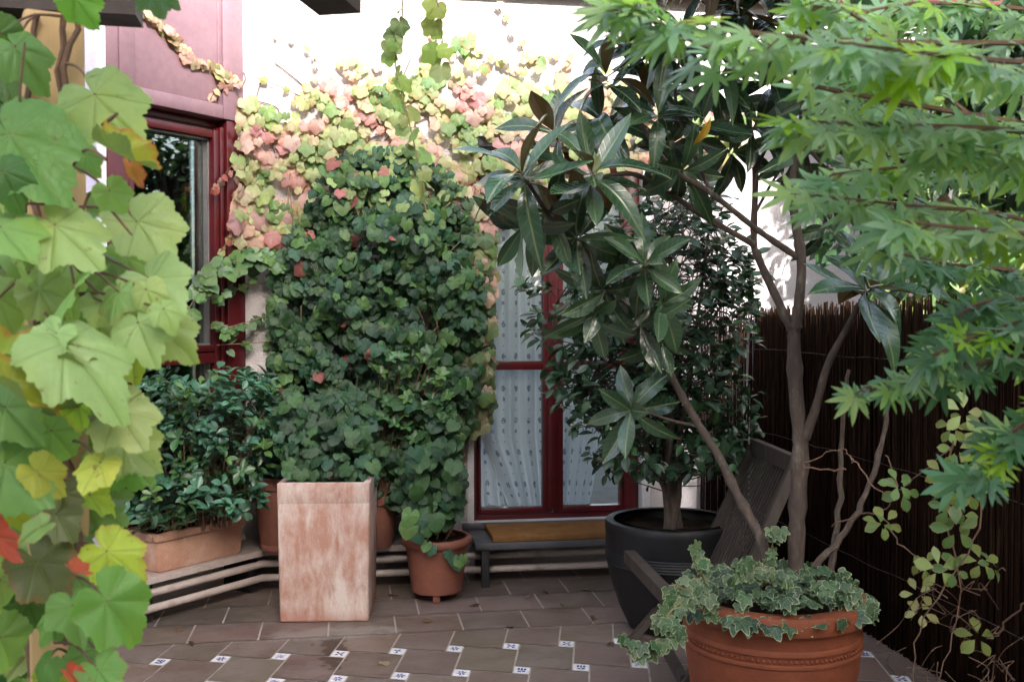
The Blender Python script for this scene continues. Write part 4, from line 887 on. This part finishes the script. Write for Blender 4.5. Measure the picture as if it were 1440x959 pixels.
# ---- akebia on the fence, right
random.seed(29)
ak = thing('fence_vine', 'thin wiry vine with yellow green five part leaves on the dark fence', 'vine', tuple(onZ(1330, 1010, 0))); A = Acc(); stem = MB()
def fiveleaf(px, py, d, sz, col):
    c = at(px, py, d); up = unit(np.array([0, 0, .5])-Fw+rnd3(.25)); x = unit(np.cross(up, (.1, .3, 1))+rnd3(.2)); x = unit(x-up*np.dot(x, up)); yv = np.cross(up, x); ph = random.random()*6
    for j in range(5):
        a = ph+j*1.256+random.uniform(-.15, .15); rad = x*math.cos(a)+yv*math.sin(a); A.add(c+rad*sz*.25, rad-up*.15, up, sz*random.uniform(.85, 1.1), jit(col, .15, .4))
    return c
pts5 = [(1340, 600), (1355, 580), (1370, 605), (1345, 632), (1352, 655), (1375, 640), (1268, 690), (1238, 738), (1325, 665), (1335, 712), (1345, 745), (1300, 795), (1320, 800), (1380, 790), (1395, 795), (1290, 835), (1295, 860), (1340, 800), (1375, 895), (1330, 690), (1360, 690), (1385, 600), (1262, 680), (1245, 735), (1350, 725)]
for px, py in pts5:
    pale = px < 1310 and py > 820; fiveleaf(px, py, 2.55+random.uniform(-.12, .15), random.uniform(.036, .05), (.30, .30, .12) if pale else random.choice((LIME, G_LT, (.15, .20, .04), (.11, .18, .04))))
for p in (((1195, 640, 3.0), (1235, 690, 2.9), (1262, 690, 2.75), (1300, 660, 2.65), (1340, 625, 2.6)), ((1190, 660, 3.0), (1130, 655, 3.1), (1180, 632, 3.05), (1200, 650, 3.0)), ((1170, 740, 3.0), (1230, 720, 2.8), (1270, 770, 2.65), (1310, 795, 2.6)), ((1340, 620, 2.6), (1330, 720, 2.6), (1350, 830, 2.55), (1320, 960, 2.5)), ((1380, 640, 2.5), (1370, 760, 2.5), (1300, 870, 2.5), (1280, 980, 2.5)), ((1400, 890, 2.3), (1440, 850, 2.2), (1500, 820, 2.1)), ((1240, 720, 2.9), (1262, 690, 2.8), (1245, 640, 2.85))):
    branch(stem, [at(*q) for q in p], .0024, .0015, 5, 7, .003)
for k in range(26):
    x0 = random.uniform(1270, 1420); y0 = random.uniform(800, 960); pts = [(x0, y0, 2.55+random.uniform(-.1, .1))]
    for j in range(4): x0 += random.uniform(-35, 35); y0 += random.uniform(-25, 45); pts.append((x0, y0, 2.55+random.uniform(-.12, .12)))
    branch(stem, [at(*q) for q in pts], .0013, .0008, 4, 4)
A.build('foliage', M['leaf_akebia'], ak, T_AKE); stem.build('stems', M['stem'], ak)

# ---- Japanese maple overhanging from the right foreground
random.seed(30)
mt = np.array([2.05, 1.35, 0]); mp = thing('maple_tree', 'Japanese maple with pale green star shaped leaves reaching in from the right foreground', 'tree', tuple(mt)); A = Acc(); tk = MB()
top = mt+np.array([-.25, -.05, 2.1]); branch(tk, [mt+np.array([0, 0, -.05]), mt+np.array([.03, 0, .8]), mt+np.array([-.08, -.03, 1.5]), top], .035, .022, 9, 6)
tw = [((1500, 260, 1.5), (1345, 148, 1.4), (1235, 45, 1.32), (1150, -5, 1.25)), ((1480, 180, 1.45), (1300, 150, 1.3), (1110, 112, 1.2), (960, 50, 1.15), (890, 8, 1.12)), ((1460, 60, 1.3), (1280, 60, 1.2), (1100, 50, 1.12), (960, 30, 1.1)), ((1500, 120, 1.6), (1380, 110, 1.5), (1280, 105, 1.4), (1180, 120, 1.35)),
      ((1520, 260, 1.6), (1400, 240, 1.5), (1280, 235, 1.4), (1170, 245, 1.35)), ((1520, 330, 1.5), (1400, 300, 1.4), (1290, 290, 1.32), (1150, 275, 1.25)), ((1500, 190, 1.3), (1380, 180, 1.2), (1240, 175, 1.15), (1120, 170, 1.12)), ((1520, 20, 1.5), (1400, 10, 1.45), (1290, 5, 1.4), (1200, 20, 1.35)),
      ((1500, 400, 1.7), (1420, 380, 1.6), (1330, 370, 1.55), (1240, 350, 1.5)), ((1540, 520, 1.5), (1440, 500, 1.45), (1340, 520, 1.42), (1215, 545, 1.4)), ((1540, 460, 1.4), (1460, 450, 1.35), (1380, 470, 1.3), (1310, 500, 1.3)), ((1540, 560, 1.4), (1470, 580, 1.35), (1420, 610, 1.32), (1380, 660, 1.3)), ((1540, 350, 1.3), (1450, 330, 1.25), (1350, 320, 1.2), (1260, 310, 1.18)),
      ((1520, 420, 1.5), (1440, 420, 1.45), (1370, 430, 1.4), (1320, 470, 1.4)), ((1500, 90, 1.2), (1400, 85, 1.15), (1300, 75, 1.1), (1180, 60, 1.05)), ((1540, 250, 1.35), (1450, 230, 1.3), (1390, 210, 1.26), (1330, 200, 1.22))]
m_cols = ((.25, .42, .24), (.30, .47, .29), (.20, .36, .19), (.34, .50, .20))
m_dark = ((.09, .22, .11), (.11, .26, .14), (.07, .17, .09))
for t_ in tw:
    cc = branch(tk, [at(*q) for q in t_], .0045, .0014, 5, 8); q0 = np.array(cc[0])
    branch(tk, [top, (top+q0)/2+np.array([.05, 0, .05]), q0], .010, .0045, 6, 4)
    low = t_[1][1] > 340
    for i in range(2, len(cc)):
        tdir = unit(cc[i]-cc[i-1])
        for sgn in (-1, 1):
            if random.random() < .25: continue
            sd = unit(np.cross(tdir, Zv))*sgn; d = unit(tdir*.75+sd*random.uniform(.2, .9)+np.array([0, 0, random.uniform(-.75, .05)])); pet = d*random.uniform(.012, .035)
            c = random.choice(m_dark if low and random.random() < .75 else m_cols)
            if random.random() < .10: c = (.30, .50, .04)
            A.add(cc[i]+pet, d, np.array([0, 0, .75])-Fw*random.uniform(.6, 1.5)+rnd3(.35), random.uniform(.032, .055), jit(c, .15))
            tk.tube([cc[i], cc[i]+pet], .0009, 4)
for px, py, d in ((1290, 90, 1.1), (1275, 115, 1.1), (1315, 80, 1.12)):
    A.add(at(px, py, d), Rt*random.uniform(-1, .6)+np.array([0, 0, -.25]), Zv*.6-Fw*.5, .065, (.30, .48, .02, 0))
for k in range(130):   # rest of the crown above and beside the picture, added for shading
    p = np.array([random.uniform(1.5, 3.2), random.uniform(.2, 3.2), random.uniform(2.35, 2.95)]); 
    if p[0] < 1.2 and p[1] > 1.8: continue
    A.add(p, np.array([random.uniform(-1, 1), random.uniform(-1, 1), -.2]), np.array([0, 0, 1])+rnd3(.2), random.uniform(.05, .075), jit(random.choice(m_cols), .2))
for k in range(1100):   # unseen high crown added to block overhead light on the corner with the chair
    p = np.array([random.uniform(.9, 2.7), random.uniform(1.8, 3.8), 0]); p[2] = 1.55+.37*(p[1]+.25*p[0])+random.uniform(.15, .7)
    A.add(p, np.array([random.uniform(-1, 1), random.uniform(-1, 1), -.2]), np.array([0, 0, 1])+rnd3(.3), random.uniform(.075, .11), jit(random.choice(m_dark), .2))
for k in range(16):
    e = np.array([random.uniform(1.0, 2.6), random.uniform(2, 3.7), 0]); e[2] = 1.55+.37*(e[1]+.25*e[0])+.4; branch(tk, [top, (top+e)/2+np.array([.2, 0, .35]), e], .014, .004, 6, 5)
for k in range(9):
    e = np.array([random.uniform(.9, 3.0), random.uniform(.3, 3.0), 2.6]); branch(tk, [top, (top+e)/2+np.array([0, 0, .15]), e], .012, .004, 6, 5)
A.build('crown', M['leaf_maple'], mp, T_MAPLE); tk.build('trunk', M['stem'], mp)

# ---- creeper with large leaves on the pergola post, left foreground
random.seed(31)
cr = thing('creeper', 'large leaved creeper turning yellow and red, climbing the pergola post at left', 'creeper', (pp[0]-.05, pp[1]-.1, .0045)); A = Acc(); B = Acc(); stem = MB()
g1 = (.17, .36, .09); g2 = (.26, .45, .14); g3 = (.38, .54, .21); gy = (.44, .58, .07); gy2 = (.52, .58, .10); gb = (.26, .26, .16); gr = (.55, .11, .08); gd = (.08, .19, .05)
HL = [(92, -22, 142, 54, g1), (6, 50, 74, 128, g1), (112, 112, 212, 212, g2), (-8, 162, 92, 286, g1), (55, 298, 158, 385, g3), (176, 292, 254, 386, g3), (-14, 308, 52, 366, g2), (68, 370, 138, 462, g3), (18, 356, 40, 422, g3), (48, 390, 82, 466, g3), (200, 383, 258, 430, g3), (204, 396, 214, 448, g3), (172, 398, 148, 458, g2), (210, 440, 279, 514, g3), (190, 440, 212, 508, g3), (62, 462, 190, 566, g3), (-12, 400, 32, 488, g3), (-8, 558, 62, 628, g2), (58, 592, 118, 654, g2), (132, 582, 172, 634, gb), (158, 602, 230, 672, g3), (-12, 638, 68, 702, g1), (112, 688, 174, 724, gy), (66, 710, 122, 770, gb), (82, 702, 118, 668, gb), (72, 733, 12, 768, g2), (134, 762, 208, 820, gy), (38, 772, 98, 856, (.15, .19, .10)), (-10, 800, 26, 874, g3), (133, 826, 207, 910, g1), (100, 836, 112, 908, g1), (152, 904, 70, 938, g1), (82, 858, 46, 918, g1), (72, 922, 34, 970, g1), (112, 206, 148, 254, g1), (148, 258, 178, 304, g2), (214, -18, 231, 26, gd), (-4, 224, 30, 304, gd), (118, 392, 60, 452, g2), (20, 470, 74, 520, g3), (-10, 690, 42, 742, gy), (40, 652, 96, 700, gy2), (95, 560, 150, 600, gy), (120, 520, 180, 560, g3), (30, 830, 60, 900, gd), (-10, 880, 30, 950, g2), (130, 930, 170, 985, g1), (64, 945, 100, 990, gy), (-12, 30, 30, 110, gd), (140, 410, 190, 470, g3), (225, 425, 250, 470, g3), (150, 560, 210, 640, g3), (28, 560, 80, 600, gy), (150, 640, 110, 690, gy2), (88, 790, 130, 836, g2), (90, 455, 40, 520, g3)]
for x0, y0, x1, y1, c in HL:
    d = random.uniform(1.14, 1.34); p = at(x0, y0, d); e = at(x1, y1, d-.01*random.uniform(-4, 5)); L_ = np.linalg.norm(e-p)*random.uniform(.62, .76); p = p+(e-p)*.22
    A.add(p, e-p, -Fw*random.uniform(.5, .9)+Zv*random.uniform(.4, 1.0)+Rt*random.uniform(-.35, .35), L_, jit(c, .12, random.choice((0, 0, 0, 0, 0, .3))))
    q = at(random.uniform(40, 100), y0-random.uniform(-10, 40), 1.36); stem.tube(catmull([q, (p+q)/2+np.array([0, 0, .012]), p], 4), taper(9, .0022, .0014), 5)
for x0, y0, x1, y1, c in list(HL):   # a second, looser layer just behind the front leaves
    if y0 < 250: continue
    ox, oy = random.gauss(-14, 22), random.gauss(12, 24); k = random.uniform(.6, .95)
    if x0+ox > 195: continue
    p = at(x0+ox, y0+oy, 1.40+random.uniform(-.05, .08)); e = at(x0+ox+(x1-x0)*k+random.gauss(0, 22), y0+oy+(y1-y0)*k, 1.40)
    A.add(p, e-p, -Fw*random.uniform(.5, .9)+Zv*random.uniform(.4, 1.0)+Rt*random.uniform(-.5, .5), np.linalg.norm(e-p)*.9, jit(random.choice((g1, g2, g3, g2, gy, c)), .15, 0))
for x0, y0, x1, y1, c in ((-12, 522, 104, 548, (.30, .40, .06)), (12, 545, 88, 596, (.30, .38, .05)), (-12, 752, 28, 806, gr), (100, 950, 128, 980, gr), (162, 214, 230, 250, (.36, .42, .05)), (186, 238, 200, 276, (.55, .22, .08)), (104, 800, 130, 818, gr), (95, 520, 150, 512, gr), (90, 582, 150, 572, (.42, .12, .05))):
    d = random.uniform(1.08, 1.2); p = at(x0, y0, d); e = at(x1, y1, d); B.add(p, e-p, -Fw*.6+Zv*.9, np.linalg.norm(e-p)*.92, jit(c, .08, .8))
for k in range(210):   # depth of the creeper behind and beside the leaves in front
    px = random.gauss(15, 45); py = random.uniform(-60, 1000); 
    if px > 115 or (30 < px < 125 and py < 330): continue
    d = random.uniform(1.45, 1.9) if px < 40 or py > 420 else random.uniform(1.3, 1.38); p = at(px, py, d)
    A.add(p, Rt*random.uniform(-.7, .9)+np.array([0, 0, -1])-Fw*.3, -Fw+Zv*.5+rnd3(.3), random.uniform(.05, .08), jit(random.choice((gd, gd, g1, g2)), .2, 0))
for k in range(40):   # creeper on the pergola roof over the camera
    p = np.array([random.uniform(-1.9, .1), random.uniform(-1.0, 1.2), 2.14+random.uniform(-.03, .12)]); A.add(p, np.array([random.uniform(-1, 1), random.uniform(-1, 1), -.3]), np.array([0, 0, 1])+rnd3(.25), random.uniform(.07, .11), jit(random.choice((gd, g1)), .2, .2))
for k, x in enumerate((46, 84, 100)): branch(stem, [at(x, 1000, 1.40), at(x+12, 800, 1.40), at(x-14, 600, 1.37), at(x+10, 400, 1.36), at(x-8, 200, 1.36), at(x+6, 20, 1.36)], .007, .004, 7, 6, .004)
for a in (((36, 300, 1.25), (30, 180, 1.22), (28, 130, 1.2), (35, 60, 1.2)), ((165, 160, 1.2), (130, 185, 1.22), (95, 195, 1.25), (70, 180, 1.3)), ((115, 300, 1.25), (130, 270, 1.25), (160, 300, 1.22), (185, 330, 1.2)), ((150, 225, 1.16), (118, 212, 1.2), (90, 260, 1.3))): branch(stem, [at(*q) for q in a], .0022, .0014, 5, 6)
A.build('foliage', M['leaf_creeper'], cr, T_CREEP); B.build('curled_leaves', M['leaf_creeper'], cr, T_CURL); stem.build('stems', M['stem'], cr)

# ---- fallen leaves on the tiles
random.seed(33)
for px, py in ((768, 832), (822, 828), (700, 818), (290, 868), (250, 884), (555, 836), (395, 856), (742, 838), (270, 905), (215, 935), (600, 872), (668, 850), (715, 880), (860, 905), (345, 872), (440, 905), (540, 930), (790, 850), (836, 868), (320, 850)):
    p = onZ(px, py, .012); leaves('fallen_leaf', M['leaf_ivy'], None, T_IVY, [p], [np.array([random.uniform(-1, 1), random.uniform(-1, 1), 0])], [np.array([0, 0, 1])+rnd3(.3)], [random.choice((.012, .016, .03, .04))], [jit(random.choice(((.13, .075, .045), (.07, .045, .03), (.3, .22, .15))), .2)], loc=tuple(p))
fl_l = [o for o in COL.objects if o.name.startswith('fallen_leaf')]
for o in fl_l: tag(o, 'small dry fallen leaf lying on the brown tiles near the wall', 'leaf', 'fallen leaves on the tiles')

# ================================================================== BEYOND THE FENCE AND BEHIND THE CAMERA
def tree(label, x, y, h, cz, rx, rz, n, sz, cols, seed, group='trees beyond the fence'):
    random.seed(seed); t = thing('garden_tree', label, 'tree', (x, y, -.1), group); A = Acc(); tk = MB()
    branch(tk, [(x, y, -.15), (x+.05, y+.02, cz*.5), (x-.03, y, cz+rz*.3)], .09, .04, 9, 6)
    cl_ = []
    for k in range(26):
        v = unit(rng.normal(0, 1, 3)); rr = random.uniform(.35, .95); c = np.array([x+v[0]*rx*rr, y+v[1]*rx*rr, cz+v[2]*rz*rr]); cl_.append(c); branch(tk, [(x, y, cz-rz*.4), ((x+c[0])/2, (y+c[1])/2, (cz+c[2])/2-.05), c], .03, .008, 6, 4)
    for k in range(n):
        c = cl_[random.randrange(len(cl_))]+rnd3(rx*.17); o = c-np.array([x, y, cz]); A.add(c, unit(o*.6/rx+np.array([0, 0, -.5])+rnd3(.5)), np.array([0, 0, 1])+rnd3(.45), sz*random.uniform(.7, 1.25), jit(random.choice(cols), .25))
    A.build('crown', M['leaf_tree'], t, T_TREE); tk.build('trunk', M['bark_dark'], t); return t
tree('dark leafy tree close behind the fence at upper right', 3.60, 4.85, 4, 2.7, .66, 1.05, 2300, .13, (G_DK, G_MD, G_DK, (.05, .09, .04)), 41)
tree('dark slim tree behind the fence, between the magnolia stems and the maple', 3.10, 5.55, 4, 2.55, .44, 1.0, 850, .12, (G_DK, G_MD, (.05, .09, .04)), 46)
tree('yellowish shrubby tree behind fence, right of the magnolia whorl', 3.15, 4.9, 3, 1.80, .42, .42, 800, .09, (G_LT, LIME, G_MD, (.2, .2, .06)), 42)
tree('tall dark tree beyond fence at the right edge', 4.6, 2.9, 5, 3.3, 1.2, 1.5, 2600, .14, (G_DK, G_MD, (.04, .08, .035)), 43)
tree('unseen tree added for shade beyond the near end of the reed fence', 4.4, .8, 5, 3.2, 1.3, 1.5, 2000, .15, (G_DK, G_MD), 44)  # out of view, kept for the shade it throws on the right
def block(label, x0, x1, y, h):  # unseen block added to keep the sun off the terrace and lower facade
    cb = thing('sun_blocker', label, 'building', ((x0+x1)/2, y-2, -.1))
    m = MB(); m.box(x0, x1, y-5, y, -.1, h); m.build('wall', M['blocker_wall'], cb, smooth=False)
    for i in range(max(1, int((x1-x0)/2.4)-1)):
        for j in range(3):
            m = MB(); m.box(x0+1+i*2.4, x0+2.1+i*2.4, y+.005, y+.05, 1.4+j*3, 2.9+j*3, bev=.01); m.build('window', M['unlit_room'], cb)
block('unseen block added far behind the terrace to shade the facade', -22, 7.35, -30, 22.3)
block('unseen block added to limit the sunlit strip of wall at right', 9.3, 24, -30, 22)

# ================================================================== LIGHT, SKY, CAMERA
EL, AZ = R_(28), R_(8)     # sun behind the camera, a little to the right
sd = np.array([math.sin(AZ)*math.cos(EL), -math.cos(AZ)*math.cos(EL), math.sin(EL)])
import mathutils
sun = bpy.data.lights.new('sun', 'SUN'); sun.energy = 3.4; sun.angle = R_(1.4); sun.color = (1, .97, .93)
so = bpy.data.objects.new('sun', sun); COL.objects.link(so); so.rotation_euler = mathutils.Vector(-sd).to_track_quat('-Z', 'Y').to_euler()
wd = bpy.data.worlds.new('World'); S.world = wd; wd.use_nodes = True; nt = wd.node_tree; bg = nt.nodes['Background']
sky = nt.nodes.new('ShaderNodeTexSky'); sky.sky_type = 'NISHITA'; sky.sun_disc = False; sky.sun_elevation = EL; sky.sun_rotation = math.atan2(sd[0], sd[1]); sky.air_density = 1.0; sky.dust_density = 4.0; sky.ozone_density = .6
hs = nt.nodes.new('ShaderNodeHueSaturation'); hs.inputs['Saturation'].default_value = .6; nt.links.new(sky.outputs[0], hs.inputs['Color']); nt.links.new(hs.outputs[0], bg.inputs[0]); bg.inputs[1].default_value = .15
cd = bpy.data.cameras.new('camera'); co = bpy.data.objects.new('camera', cd); COL.objects.link(co); S.camera = co
co.location = CAM; co.rotation_euler = (math.pi/2-PIT, 0, -YAW); cd.lens = 36; cd.sensor_width = 36; cd.clip_start = .05; cd.clip_end = 500
cd.dof.use_dof = True; cd.dof.focus_distance = 5.4; cd.dof.aperture_fstop = 10
S.view_settings.view_transform = 'Standard'; S.view_settings.look = 'None'; S.view_settings.gamma = 1; S.view_settings.exposure = 2.45
S.render.engine = 'CYCLES'; S.cycles.use_denoising = True; S.cycles.max_bounces = 10; S.cycles.transparent_max_bounces = 12; S.cycles.diffuse_bounces = 5; S.cycles.glossy_bounces = 4; S.cycles.caustics_reflective = False; S.cycles.caustics_refractive = False; S.cycles.sample_clamp_indirect = 6
